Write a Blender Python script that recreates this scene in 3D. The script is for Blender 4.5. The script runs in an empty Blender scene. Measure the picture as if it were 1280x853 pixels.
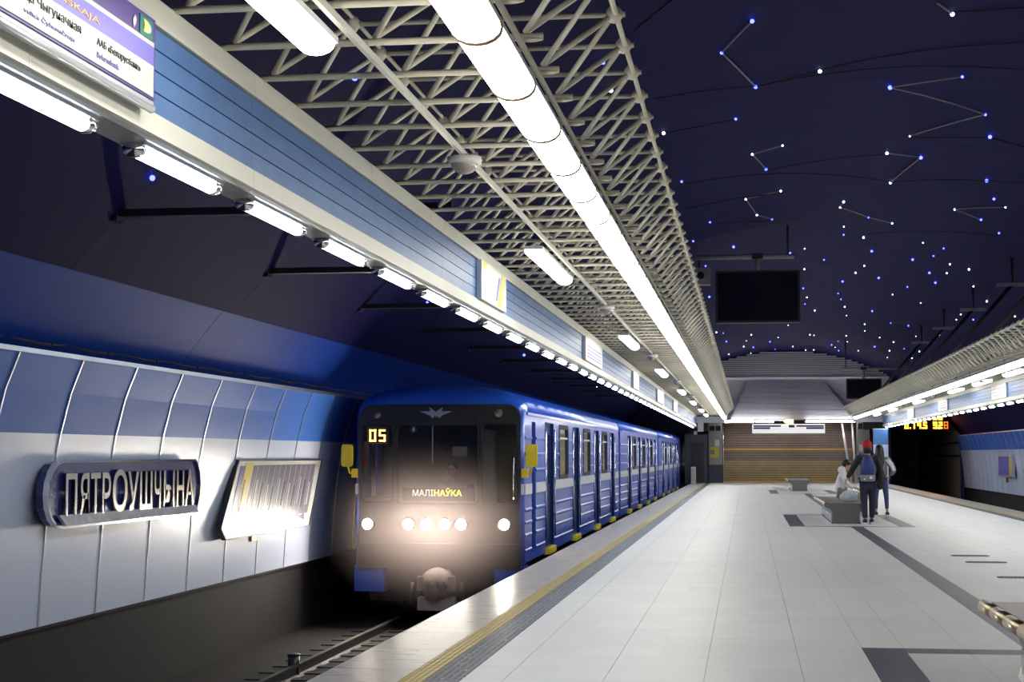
import bpy, bmesh, math, random
from mathutils import Vector, Matrix
from mathutils.geometry import tessellate_polygon
random.seed(7)
SC = bpy.context.scene
COL = SC.collection
PI = math.pi

# ------------------------------------------------------------------ camera, world, exposure
cam = bpy.data.cameras.new('camera')
cam.sensor_width = 36.0
cam.lens = 2090.0 / 1280.0 * 36.0
cam.clip_end = 400
camo = bpy.data.objects.new('camera', cam)
COL.objects.link(camo)
camo.location = (0, 0, 1.5)
camo.rotation_euler = (PI / 2 + math.radians(3.8732), 0, math.radians(7.9892))
SC.camera = camo
W = bpy.data.worlds.new('world')
SC.world = W
W.use_nodes = True
W.node_tree.nodes['Background'].inputs[0].default_value = (0.01, 0.012, 0.03, 1)
W.node_tree.nodes['Background'].inputs[1].default_value = 0.02
SC.view_settings.view_transform = 'Standard'
SC.view_settings.look = 'None'
SC.view_settings.gamma = 1
SC.view_settings.exposure = 0.45
L_STRIP = 9.8       # emission of the platform strip lights
L_TUBE = 19.0       # emission of the tube lamps over the track
L_HEAD = 290.0       # emission of the train headlight lenses
HEAD_W = 7.0      # beam power per headlight (W)


# ------------------------------------------------------------------ materials
def mat(name, col, rough=0.5, metal=0.0, noise=0.0, scale=6.0, bump=0.0, emit=None, estr=0.0, coat=0.0, spec=0.5, stretch=None, rnoise=0.0):
    m = bpy.data.materials.new(name)
    m.use_nodes = True
    nt = m.node_tree
    b = nt.nodes['Principled BSDF']
    b.inputs['Base Color'].default_value = (*col, 1)
    b.inputs['Roughness'].default_value = rough
    b.inputs['Metallic'].default_value = metal
    b.inputs['Coat Weight'].default_value = coat
    b.inputs['Coat Roughness'].default_value = 0.12
    b.inputs['Specular IOR Level'].default_value = spec
    if emit:
        b.inputs['Emission Color'].default_value = (*emit, 1)
        b.inputs['Emission Strength'].default_value = estr
    if noise or bump or rnoise:
        g = nt.nodes.new('ShaderNodeNewGeometry')
        mp = nt.nodes.new('ShaderNodeMapping')
        nt.links.new(g.outputs['Position'], mp.inputs['Vector'])
        if stretch:
            mp.inputs['Scale'].default_value = stretch
        nz = nt.nodes.new('ShaderNodeTexNoise')
        nz.inputs['Scale'].default_value = scale
        nz.inputs['Detail'].default_value = 5
        nt.links.new(mp.outputs['Vector'], nz.inputs['Vector'])
        if noise:
            mx = nt.nodes.new('ShaderNodeMix')
            mx.data_type = 'RGBA'
            mx.inputs['A'].default_value = (*[c * (1 - noise) for c in col], 1)
            mx.inputs['B'].default_value = (*[min(1, c * (1 + noise)) for c in col], 1)
            nt.links.new(nz.outputs['Fac'], mx.inputs['Factor'])
            nt.links.new(mx.outputs['Result'], b.inputs['Base Color'])
        if rnoise:
            mr = nt.nodes.new('ShaderNodeMapRange')
            mr.inputs['From Min'].default_value = 0.3
            mr.inputs['From Max'].default_value = 0.7
            mr.inputs['To Min'].default_value = max(0.02, rough - rnoise)
            mr.inputs['To Max'].default_value = rough + rnoise
            nt.links.new(nz.outputs['Fac'], mr.inputs['Value'])
            nt.links.new(mr.outputs['Result'], b.inputs['Roughness'])
        if bump:
            bp = nt.nodes.new('ShaderNodeBump')
            bp.inputs['Strength'].default_value = bump
            bp.inputs['Distance'].default_value = 0.01
            nt.links.new(nz.outputs['Fac'], bp.inputs['Height'])
            nt.links.new(bp.outputs['Normal'], b.inputs['Normal'])
    return m


def tile_mat(name, col, rough, var):
    """stone tile: every 0.66 m cell a slightly different tone, fine speckle"""
    m = mat(name, col, rough, noise=0.035, scale=40, rnoise=0.03, spec=0.5)
    nt = m.node_tree
    b = nt.nodes['Principled BSDF']
    src = b.inputs['Base Color'].links[0].from_socket
    g = nt.nodes.new('ShaderNodeNewGeometry')
    sn = nt.nodes.new('ShaderNodeVectorMath')
    sn.operation = 'SNAP'
    sn.inputs[1].default_value = (0.66, 0.66, 5)
    nt.links.new(g.outputs['Position'], sn.inputs[0])
    wn = nt.nodes.new('ShaderNodeTexWhiteNoise')
    nt.links.new(sn.outputs[0], wn.inputs['Vector'])
    mr = nt.nodes.new('ShaderNodeMapRange')
    mr.inputs['To Min'].default_value = 1 - var
    mr.inputs['To Max'].default_value = 1 + var
    nt.links.new(wn.outputs['Value'], mr.inputs['Value'])
    mu = nt.nodes.new('ShaderNodeVectorMath')
    mu.operation = 'SCALE'
    nt.links.new(src, mu.inputs[0])
    nt.links.new(mr.outputs['Result'], mu.inputs['Scale'])
    nt.links.new(mu.outputs[0], b.inputs['Base Color'])
    return m


def glass_mat(name, tint=(0.8, 0.85, 0.9), refl=0.12):
    m = bpy.data.materials.new(name)
    m.use_nodes = True
    nt = m.node_tree
    nt.nodes.clear()
    o = nt.nodes.new('ShaderNodeOutputMaterial')
    t = nt.nodes.new('ShaderNodeBsdfTransparent')
    t.inputs[0].default_value = (*tint, 1)
    gl = nt.nodes.new('ShaderNodeBsdfGlossy')
    gl.inputs['Roughness'].default_value = 0.05
    fr = nt.nodes.new('ShaderNodeFresnel')
    fr.inputs[0].default_value = 1.5
    mx = nt.nodes.new('ShaderNodeMixShader')
    ml = nt.nodes.new('ShaderNodeMath')
    ml.operation = 'MULTIPLY'
    ml.inputs[1].default_value = .4
    nt.links.new(fr.outputs[0], ml.inputs[0])
    nt.links.new(ml.outputs[0], mx.inputs[0])
    nt.links.new(t.outputs[0], mx.inputs[1])
    nt.links.new(gl.outputs[0], mx.inputs[2])
    nt.links.new(mx.outputs[0], o.inputs[0])
    return m


M = dict(
    tile=tile_mat('pale_stone_tile', (0.70, 0.695, 0.685), 0.46, 0.03),
    tile_dark=tile_mat('dark_stone_tile', (0.085, 0.085, 0.115), 0.4, 0.08),
    slab=mat('tile_joint', (0.34, 0.34, 0.34), 0.8, noise=0.1),
    granite=mat('edge_granite', (0.42, 0.385, 0.36), 0.34, noise=0.16, scale=3, stretch=(1, 7, 1), rnoise=0.1),
    yellow_tac=mat('tactile_yellow', (0.56, 0.46, 0.19), 0.45, noise=0.15, scale=14),
    groove_pale=mat('groove_band', (0.30, 0.31, 0.34), 0.24, noise=0.12, scale=12, rnoise=0.06),
    groove_dark=mat('groove_dark', (0.05, 0.055, 0.08), 0.45),
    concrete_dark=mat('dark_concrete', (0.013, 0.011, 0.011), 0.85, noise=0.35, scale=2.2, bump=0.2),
    ballast=mat('track_ballast', (0.016, 0.013, 0.012), 0.9, noise=0.5, scale=22, bump=0.8),
    steel=mat('rail_steel', (0.035, 0.03, 0.028), 0.6, 0.6, noise=0.2),
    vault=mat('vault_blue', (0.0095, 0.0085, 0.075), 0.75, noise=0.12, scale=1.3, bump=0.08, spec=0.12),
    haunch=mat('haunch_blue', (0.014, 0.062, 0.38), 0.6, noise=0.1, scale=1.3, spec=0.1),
    vault_rib=mat('vault_rib', (0.012, 0.011, 0.08), 0.75, noise=0.2, scale=2, spec=0.12),
    panel_blue=mat('panel_blue', (0.06, 0.185, 0.64), 0.5, noise=0.06, scale=3, spec=0.12),
    panel_white=mat('panel_white', (0.62, 0.68, 0.86), 0.36, noise=0.04, scale=1.6, bump=0.0),
    alu=mat('aluminium', (0.62, 0.64, 0.68), 0.35, 0.9),
    chrome=mat('chrome', (0.75, 0.76, 0.8), 0.12, 1.0),
    chrome_glint=mat('glint_chrome', (0.85, 0.82, 0.80), 0.28, 0.35, noise=0.35, scale=14, bump=1.0),  # glitter of reflections put into the pale, mottled colour
    sign_blue=mat('sign_blue', (0.018, 0.024, 0.16), 0.22, noise=0.25, scale=9, coat=0.3),
    bronze=mat('letter_bronze', (0.45, 0.42, 0.38), 0.2, 1.0, noise=0.2, scale=10),
    truss=mat('cream_paint', (0.78, 0.73, 0.59), 0.4, noise=0.1, scale=9),
    rail_cream=mat('cream_fascia', (0.66, 0.66, 0.57), 0.42, noise=0.05, scale=3),
    soffit=mat('soffit_grey', (0.42, 0.43, 0.44), 0.4, 0.3, noise=0.08),
    plank=mat('fascia_blue', (0.085, 0.18, 0.40), 0.42, 0.0, noise=0.2, scale=5, coat=0.0, spec=0.3),
    dark=mat('dark_gap', (0.012, 0.012, 0.018), 0.7),
    black_metal=mat('dark_metal', (0.016, 0.016, 0.026), 0.5, noise=0.2),
    lamp=mat('lamp_diffuser', (0.9, 0.9, 0.88), 0.4, emit=(1.0, 0.975, 0.90), estr=L_STRIP),
    lamp_hood=mat('shutter_lamp_tube', (0.9, 0.9, 0.88), 0.4, emit=(1.0, 0.96, 0.98), estr=27),
    lamp_ring=mat('lamp_ring', (0.26, 0.18, 0.10), 0.5),
    tube=mat('tube_glow', (0.9, 0.95, 1.0), 0.4, emit=(0.72, 0.85, 1.0), estr=L_TUBE),
    star_b=mat('star_blue', (0.1, 0.1, 1), 0.4, emit=(0.05, 0.07, 1.0), estr=8),
    star_w=mat('star_white', (0.9, 0.9, 1), 0.4, emit=(0.75, 0.82, 1.0), estr=4),
    rod=mat('star_rod', (0.30, 0.29, 0.28), 0.4, 0.6),
    cable=mat('black_cable', (0.006, 0.006, 0.008), 0.7),
    cable_grey=mat('grey_cable', (0.10, 0.085, 0.08), 0.6, noise=0.2),
    white=mat('white_paint', (0.72, 0.72, 0.72), 0.4, noise=0.03),
    sign_white=mat('sign_face', (0.56, 0.56, 0.535), 0.4),
    ink=mat('sign_ink', (0.02, 0.02, 0.025), 0.5),
    ink_violet=mat('sign_ink_violet', (0.20, 0.16, 0.42), 0.5),
    violet=mat('sign_violet', (0.13, 0.10, 0.50), 0.4),
    violet_dark=mat('sign_violet_dark', (0.055, 0.025, 0.20), 0.4),
    yellow_print=mat('sign_yellow', (0.72, 0.52, 0.09), 0.4),
    yellow_text=mat('sign_orange_text', (0.85, 0.50, 0.10), 0.4),
    green=mat('sign_green', (0.0, 0.17, 0.13), 0.4),
    lime=mat('sign_lime', (0.62, 0.70, 0.12), 0.4),
    grey_print=mat('print_grey', (0.16, 0.14, 0.20), 0.35),
    print_dk=mat('print_purple', (0.05, 0.04, 0.24), 0.35),
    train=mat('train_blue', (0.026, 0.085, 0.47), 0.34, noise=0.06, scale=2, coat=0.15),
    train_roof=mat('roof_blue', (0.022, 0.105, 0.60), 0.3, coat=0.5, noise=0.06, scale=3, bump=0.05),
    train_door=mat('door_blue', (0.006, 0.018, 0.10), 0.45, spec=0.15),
    train_band=mat('white_band', (0.72, 0.74, 0.76), 0.3, coat=0.3),
    mask=mat('front_mask', (0.022, 0.021, 0.023), 0.35, noise=0.15, scale=6, coat=0.2),
    rubber=mat('black_rubber', (0.012, 0.012, 0.013), 0.7),
    glass=glass_mat('window_glass', (0.85, 0.86, 0.86)),
    interior=mat('interior_beige', (0.50, 0.46, 0.36), 0.6, noise=0.08, scale=3),
    cabgrey=mat('cab_grey', (0.14, 0.125, 0.115), 0.6, noise=0.2, scale=4),
    olive=mat('cab_partition', (0.17, 0.14, 0.07), 0.6, noise=0.15, scale=4),
    yellow=mat('mirror_yellow', (0.78, 0.60, 0.03), 0.4, noise=0.1, scale=12),
    headlight=mat('headlight_lens', (1, 1, 1), 0.2, emit=(1.0, 0.90, 0.76), estr=L_HEAD),
    amber=mat('amber_led', (1, 0.6, 0.1), 0.4, emit=(1.0, 0.66, 0.16), estr=4.0),
    amber2=mat('amber_led_board', (1, 0.5, 0.1), 0.4, emit=(1.0, 0.43, 0.035), estr=3.2),
    amber_dim=mat('amber_led_dim', (1, 0.4, 0.1), 0.4, emit=(0.9, 0.25, 0.03), estr=0.8),
    dest_yellow=mat('display_yellow', (1, 0.9, 0.1), 0.4, emit=(1.0, 0.84, 0.05), estr=2.2),
    dest_white=mat('display_pale', (1, 0.8, 0.7), 0.4, emit=(1.0, 0.78, 0.66), estr=1.3),
    red=mat('signal_red', (0.40, 0.06, 0.05), 0.5),
    coupler=mat('coupler_grey', (0.13, 0.10, 0.095), 0.55, 0.3, noise=0.4, scale=14),
    grey_plate=mat('grey_plate', (0.26, 0.24, 0.25), 0.5),
    interior_lamp=mat('interior_lamp', (1, 1, 1), 0.4, emit=(1.0, 0.94, 0.82), estr=16),
    slat_brown=mat('shutter_brown', (0.20, 0.15, 0.115), 0.5, noise=0.2, scale=3),
    slat_olive=mat('shutter_olive', (0.38, 0.29, 0.13), 0.5, noise=0.25, scale=2),
    slat_yellow=mat('shutter_ochre', (0.55, 0.33, 0.07), 0.5, noise=0.15, scale=4),
    slat_white=mat('slat_white', (0.80, 0.78, 0.84), 0.5),
    slat_grey=mat('slat_grey', (0.55, 0.55, 0.57), 0.5),
    wall_end=mat('end_wall_violet', (0.045, 0.035, 0.13), 0.7, noise=0.15, scale=2),
    tunnel=mat('tunnel_concrete', (0.5, 0.43, 0.33), 0.9, noise=0.35, scale=1.2),
    pillar=mat('pillar_stone', (0.36, 0.34, 0.31), 0.5, noise=0.12, scale=6),
    navy=mat('navy_panel', (0.030, 0.040, 0.075), 0.4, noise=0.15, scale=3),
    screen=mat('dead_screen', (0.010, 0.009, 0.013), 0.12, noise=0.3, scale=1),
    beam_grey=mat('beam_grey', (0.30, 0.29, 0.33), 0.5, noise=0.1),
    bench_metal=mat('bench_steel', (0.20, 0.19, 0.19), 0.32, 0.85, noise=0.12, scale=12),
    bench_seat=mat('bench_seat', (0.33, 0.30, 0.27), 0.35, 0.6, noise=0.15, scale=6),
    brass=mat('worn_brass', (0.46, 0.36, 0.23), 0.3, 1.0),
    bench_blue=mat('bench_side', (0.34, 0.38, 0.50), 0.2, 0.9, noise=0.2, scale=5),
    skin=mat('skin', (0.55, 0.32, 0.23), 0.5),
    hair=mat('dark_hair', (0.012, 0.009, 0.009), 0.45),
    coat_dark=mat('dark_jacket', (0.018, 0.017, 0.019), 0.75, noise=0.3, scale=18, bump=0.3),
    jean_navy=mat('navy_trousers', (0.020, 0.022, 0.050), 0.8, noise=0.3, scale=25),
    jean_blue=mat('blue_jeans', (0.055, 0.07, 0.20), 0.8, noise=0.25, scale=25),
    white_jacket=mat('white_jacket', (0.78, 0.76, 0.80), 0.7, noise=0.08, scale=14, bump=0.4),
    grey_jacket=mat('grey_jacket', (0.16, 0.165, 0.17), 0.7, noise=0.25, scale=14, bump=0.3),
    khaki=mat('khaki_trousers', (0.30, 0.26, 0.22), 0.8),
    red_knit=mat('red_knit', (0.52, 0.014, 0.022), 0.85, noise=0.2, scale=60, bump=0.5),
    shoe=mat('black_shoe', (0.015, 0.015, 0.018), 0.5),
    sole=mat('white_sole', (0.75, 0.75, 0.74), 0.5),
    pack_blue=mat('blue_pack', (0.020, 0.045, 0.19), 0.55, noise=0.25, scale=14),
    pack_grey=mat('grey_pack', (0.22, 0.25, 0.26), 0.6, noise=0.1, scale=14),
    plastic=mat('pale_plastic_bag', (0.52, 0.57, 0.66), 0.3, noise=0.35, scale=11, bump=0.8),
    plastic_grey=mat('grey_plastic_bag', (0.36, 0.38, 0.38), 0.25, noise=0.4, scale=9, bump=0.8),
    shirt=mat('driver_shirt', (0.42, 0.44, 0.55), 0.7),
    dome=mat('smoked_dome', (0.34, 0.31, 0.27), 0.2, coat=0.5),
    poster_yellow=mat('poster_yellow', (0.72, 0.62, 0.06), 0.5),
    blue_light=mat('column_blue', (0.10, 0.26, 0.58), 0.35, noise=0.05),
    drain=mat('drain_slot', (0.03, 0.03, 0.035), 0.6),
    orange=mat('orange_notice', (0.75, 0.36, 0.22), 0.5),
)


# ------------------------------------------------------------------ mesh builder
class MB:
    def __init__(s):
        s.v = []
        s.f = []

    def add(s, vs, fs):
        n = len(s.v)
        s.v += [tuple(p) for p in vs]
        s.f += [tuple(i + n for i in f) for f in fs]
        return s

    def box(s, x0, x1, y0, y1, z0, z1):
        return s.add([(x0, y0, z0), (x1, y0, z0), (x1, y1, z0), (x0, y1, z0), (x0, y0, z1), (x1, y0, z1), (x1, y1, z1), (x0, y1, z1)],
                     [(0, 3, 2, 1), (4, 5, 6, 7), (0, 1, 5, 4), (1, 2, 6, 5), (2, 3, 7, 6), (3, 0, 4, 7)])

    def bar(s, a, b, r, n=6, r2=None):
        a, b = Vector(a), Vector(b)
        d = (b - a).normalized()
        u = d.orthogonal().normalized()
        w = d.cross(u)
        r2 = r if r2 is None else r2
        vs = [a + (u * math.cos(2 * PI * k / n) + w * math.sin(2 * PI * k / n)) * r for k in range(n)]
        vs += [b + (u * math.cos(2 * PI * k / n) + w * math.sin(2 * PI * k / n)) * r2 for k in range(n)]
        fs = [(k, (k + 1) % n, n + (k + 1) % n, n + k) for k in range(n)]
        fs += [tuple(range(n))[::-1], tuple(range(n, 2 * n))]
        return s.add(vs, fs)

    def tube(s, pts, r, n=6):
        for a, b in zip(pts, pts[1:]):
            s.bar(a, b, r, n)
        return s

    def sphere(s, c, r, nu=10, nv=6, sc=(1, 1, 1)):
        vs, fs = [], []
        for j in range(nv + 1):
            t = PI * j / nv
            for i in range(nu):
                p = 2 * PI * i / nu
                vs.append((c[0] + r * sc[0] * math.sin(t) * math.cos(p), c[1] + r * sc[1] * math.sin(t) * math.sin(p), c[2] + r * sc[2] * math.cos(t)))
        for j in range(nv):
            for i in range(nu):
                fs.append((j * nu + i, (j + 1) * nu + i, (j + 1) * nu + (i + 1) % nu, j * nu + (i + 1) % nu))
        return s.add(vs, fs)

    def sweep(s, prof, y0, y1, cap=True):
        """profile of (x, z) swept along Y"""
        n = len(prof)
        vs = [(x, y0, z) for x, z in prof] + [(x, y1, z) for x, z in prof]
        fs = [(k, (k + 1) % n, n + (k + 1) % n, n + k) for k in range(n)]
        if cap:
            fs += [tuple(range(n))[::-1], tuple(range(n, 2 * n))]
        return s.add(vs, fs)

    def strip(s, prof, y0, y1, t=0.02, sx=1):
        """open (x,z) profile line given thickness t (outward -sx*x) along Y"""
        p = list(prof) + [(x - sx * t, z) for x, z in reversed(prof)]
        return s.sweep(p, y0, y1)

    def loft(s, rings, close=True, cap=True):
        n = len(rings[0])
        vs = [p for r in rings for p in r]
        fs = []
        for j in range(len(rings) - 1):
            for i in range(n if close else n - 1):
                fs.append((j * n + i, j * n + (i + 1) % n, (j + 1) * n + (i + 1) % n, (j + 1) * n + i))
        if cap:
            fs += [tuple(range(n))[::-1], tuple(range((len(rings) - 1) * n, len(rings) * n))]
        return s.add(vs, fs)

    def plate(s, outer, holes, fn, t):
        """flat plate with holes; fn(u, v, d) -> xyz, d from 0 (front) to t (back)"""
        loops = [[Vector((u, v, 0)) for u, v in l] for l in [outer] + list(holes)]
        tri = tessellate_polygon(loops)
        pts = [(p.x, p.y) for l in loops for p in l]
        n = len(pts)
        vs = [fn(u, v, 0) for u, v in pts] + [fn(u, v, t) for u, v in pts]
        fs = [tuple(a) for a in tri] + [tuple(n + i for i in reversed(a)) for a in tri]
        o = 0
        for l in loops:
            k = len(l)
            fs += [(o + i, o + (i + 1) % k, n + o + (i + 1) % k, n + o + i) for i in range(k)]
            o += k
        return s.add(vs, fs)

    def build(s, name, m=None, parent=None, smooth=False, xf=None, fix=True):
        me = bpy.data.meshes.new(name)
        vs = [xf @ Vector(p) for p in s.v] if xf else s.v
        me.from_pydata(vs, [], s.f)
        if fix:
            bm = bmesh.new()
            bm.from_mesh(me)
            bmesh.ops.recalc_face_normals(bm, faces=bm.faces)
            bm.to_mesh(me)
            bm.free()
        return link(name, me, m, parent, smooth)


def link(name, me, m=None, parent=None, smooth=False):
    if m is not None and not me.materials:
        me.materials.append(m)
    if smooth:
        me.polygons.foreach_set('use_smooth', [True] * len(me.polygons))
    o = bpy.data.objects.new(name, me)
    COL.objects.link(o)
    if parent is not None:
        o.parent = parent
        o.matrix_parent_inverse = Matrix.Translation(-Vector(parent.location))
    return o


def inst(src, name, parent, off):
    """copy of a part (shared mesh), moved by off, under parent"""
    c = src.copy()
    c.name = name
    COL.objects.link(c)
    c.parent = parent
    c.matrix_parent_inverse = src.matrix_parent_inverse
    c.location = Vector(src.location) + Vector(off)
    return c


def tag(o, label=None, cat=None, group=None, kind=None):
    if label:
        o['label'] = label
    if cat:
        o['category'] = cat
    if group:
        o['group'] = group
    if kind:
        o['kind'] = kind
    return o


def thing(name, loc, label, cat, group=None, kind=None):
    o = bpy.data.objects.new(name, None)
    o.empty_display_size = 0.1
    COL.objects.link(o)
    o.location = loc
    return tag(o, label, cat, group, kind)


def copy_thing(root, off, label=None, group=None):
    c = root.copy()
    COL.objects.link(c)
    c.location = Vector(root.location) + Vector(off)
    if label:
        c['label'] = label
    if group:
        c['group'] = group
    for ch in root.children:
        d = ch.copy()
        COL.objects.link(d)
        d.parent = c
        d.matrix_parent_inverse = ch.matrix_parent_inverse
        for g in ch.children:
            e = g.copy()
            COL.objects.link(e)
            e.parent = d
            e.matrix_parent_inverse = g.matrix_parent_inverse
    return c


ORD = ['first', 'second', 'third', 'fourth', 'fifth', 'sixth', 'seventh', 'eighth', 'ninth', 'tenth', 'eleventh', 'twelfth', 'thirteenth', 'fourteenth', 'fifteenth', 'sixteenth', 'seventeenth', 'eighteenth', 'nineteenth', 'twentieth']
ORD += ['twenty-' + o for o in ORD[:9]] + ['thirtieth'] + ['thirty-' + o for o in ORD[:9]] + ['fortieth'] + ['forty-' + o for o in ORD[:9]]


def rr(x0, y0, x1, y1, r, n=4):
    p = []
    for cx, cy, a0 in ((x1 - r, y1 - r, 0), (x0 + r, y1 - r, 90), (x0 + r, y0 + r, 180), (x1 - r, y0 + r, 270)):
        for k in range(n + 1):
            a = math.radians(a0 + 90 * k / n)
            p.append((cx + r * math.cos(a), cy + r * math.sin(a)))
    return p


def rect(x0, y0, x1, y1):
    return [(x0, y0), (x1, y0), (x1, y1), (x0, y1)]


WALLM = Matrix(((0, 0, 1, 0), (1, 0, 0, 0), (0, 1, 0, 0), (0, 0, 0, 1)))      # text x->+Y, y->+Z, facing +X
FRONTM = Matrix(((1, 0, 0, 0), (0, 0, -1, 0), (0, 1, 0, 0), (0, 0, 0, 1)))    # text x->+X, y->+Z, facing -Y
WALLR = Matrix(((0, 0, -1, 0), (-1, 0, 0, 0), (0, 1, 0, 0), (0, 0, 0, 1)))    # facing -X


def text(name, s, m, parent, base, loc, w=None, h=None, ext=0.002, bold=0.0, res=3, shear=0.0):
    cu = bpy.data.curves.new('t', 'FONT')
    cu.body = s
    cu.extrude = ext
    cu.offset = bold
    cu.resolution_u = res
    cu.shear = shear
    o = bpy.data.objects.new('t', cu)
    COL.objects.link(o)
    dg = bpy.context.evaluated_depsgraph_get()
    me = bpy.data.meshes.new_from_object(o.evaluated_get(dg))
    bpy.data.objects.remove(o)
    bpy.data.curves.remove(cu)
    xs = [v.co.x for v in me.vertices]
    ys = [v.co.y for v in me.vertices]
    x0, x1, y0, y1 = min(xs), max(xs), min(ys), max(ys)
    sy = h / (y1 - y0) if h else None
    sx = w / (x1 - x0) if w else sy
    if sy is None:
        sy = sx
    mm = Matrix.Translation(loc) @ base
    for v in me.vertices:
        v.co = mm @ Vector(((v.co.x - x0) * sx, (v.co.y - y0) * sy, v.co.z))
    me.name = name
    me.materials.clear()
    return link(name, me, m, parent)


# ------------------------------------------------------------------ structure
XC = 2.1                # centre line of the platform and the vault
VR, VT = 11.1, 7.0      # vault radius, crown height
YE = 89.5               # end wall
XE = 2.9                # left platform edge is X = -XE
HW = XC + XE            # half width of the platform


def vz(x):
    return VT - VR + math.sqrt(max(0.0, VR * VR - (x - XC) ** 2))


def mx(x, s):
    """mirror an x written for the left half to side s (-1 left, +1 right)"""
    return x if s < 0 else 2 * XC - x


# vault
mb = MB()
xs = [XC + VR * math.sin(math.radians(a)) for a in [-54.2 + 108.4 * k / 48 for k in range(49)]]
NY = 24
for j in range(NY + 1):
    y = -4 + (YE + 4.4) * j / NY
    mb.v += [(x, y, vz(x)) for x in xs]
for j in range(NY):
    for i in range(48):
        mb.f.append((j * 49 + i, j * 49 + i + 1, (j + 1) * 49 + i + 1, (j + 1) * 49 + i))
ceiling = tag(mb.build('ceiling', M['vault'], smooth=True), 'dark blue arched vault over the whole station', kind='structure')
mb = MB()
for j in range(len(xs) - 1):
    a, b = xs[j], xs[j + 1]
    mb.add([(a, 0, vz(a) - .0005), (b, 0, vz(b) - .0005), (b, .16, vz(b) - .0005), (a, .16, vz(a) - .0005), (a, 0, vz(a) - .0015), (b, 0, vz(b) - .0015), (b, .16, vz(b) - .0015), (a, .16, vz(a) - .0015)],
           [(0, 1, 2, 3), (7, 6, 5, 4), (0, 4, 5, 1), (3, 2, 6, 7)])
rib0 = mb.build('vault_seam', M['vault_rib'], ceiling, smooth=False)
rib0.location = (0, 9.9, 0)
for k in range(1, 16):
    inst(rib0, 'vault_seam', ceiling, (0, k * 4.95, 0))

# platform
floor = tag(MB().box(-XE + .64, 2 * XC + XE - .64, -4, YE, -.4, -.012).build('floor', M['slab']), 'pale stone tiled platform floor with dark bands', kind='structure')
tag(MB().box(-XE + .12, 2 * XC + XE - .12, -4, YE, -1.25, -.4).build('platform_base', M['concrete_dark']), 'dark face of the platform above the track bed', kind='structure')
cols = [-1.90, -1.62, -.96, -.30, .36, .865, 1.185, 1.65, 2.11, 2.36, 2.75, 3.11, 3.435, 4.05, 4.71, 5.37, 5.82, 2 * XC + 1.90]
frames = [(6.3, 13.37), (35.35, 42.4), (64.4, 71.4)]
rows = [-4 + .66 * k for k in range(142)]
for a, b in frames:
    rows += [a, a + .33, b - .33, b]
rows = sorted(r for r in rows if r <= YE)
keep = [rows[0]]
for r in rows[1:]:
    if r - keep[-1] > .12:
        keep.append(r)
    elif any(abs(r - q) < 1e-6 for a, b in frames for q in (a, a + .33, b - .33, b)):
        keep[-1] = r
rows = keep + [YE]
tiles = []
for j in range(len(rows) - 1):
    y0, y1 = rows[j], rows[j + 1]
    yc = (y0 + y1) / 2
    inframe = next(((a, b) for a, b in frames if a < yc < b), None)
    for i in range(len(cols) - 1):
        x0, x1 = cols[i], cols[i + 1]
        xc = (x0 + x1) / 2
        dk = False
        if inframe:
            a, b = inframe
            if .865 < xc < 3.435 and (yc < a + .33 or yc > b - .33):
                dk = True
            if .865 < xc < 1.185 or 3.11 < xc < 3.435:
                dk = True
        elif 2.11 < xc < 2.36:
            dk = True
        tiles.append((y0, y1, x0, x1, dk))
g = .0018
vis = [t for t in tiles if t[1] > 10.6 and t[2] < 0.30 * t[1] * 1.0 + .6 and t[2] > -2.5]
vis = sorted(vis, key=lambda t: t[0])[:300]
vset = set(vis)
tcache = {}
for t in vis:
    y0, y1, x0, x1, dk = t
    key = (round(x1 - x0, 3), round(y1 - y0, 3), dk)
    if key not in tcache:
        w, d = key[0], key[1]
        me = MB().box(g, w - g, g, d - g, -.012, 0).build('floor_tile', M['tile_dark' if dk else 'tile'], floor)
        tcache[key] = me
        me.location = (x0, y0, 0)
    else:
        c = tcache[key].copy()
        COL.objects.link(c)
        c.location = (x0, y0, 0)
for dk in (False, True):
    mb = MB()
    for t in tiles:
        if t in vset or t[4] != dk:
            continue
        mb.box(t[2] + g, t[3] - g, t[0] + g, t[1] - g, -.012, 0)
    tag(mb.build('floor_tiles', M['tile_dark' if dk else 'tile'], floor, fix=False), kind='stuff')

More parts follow.
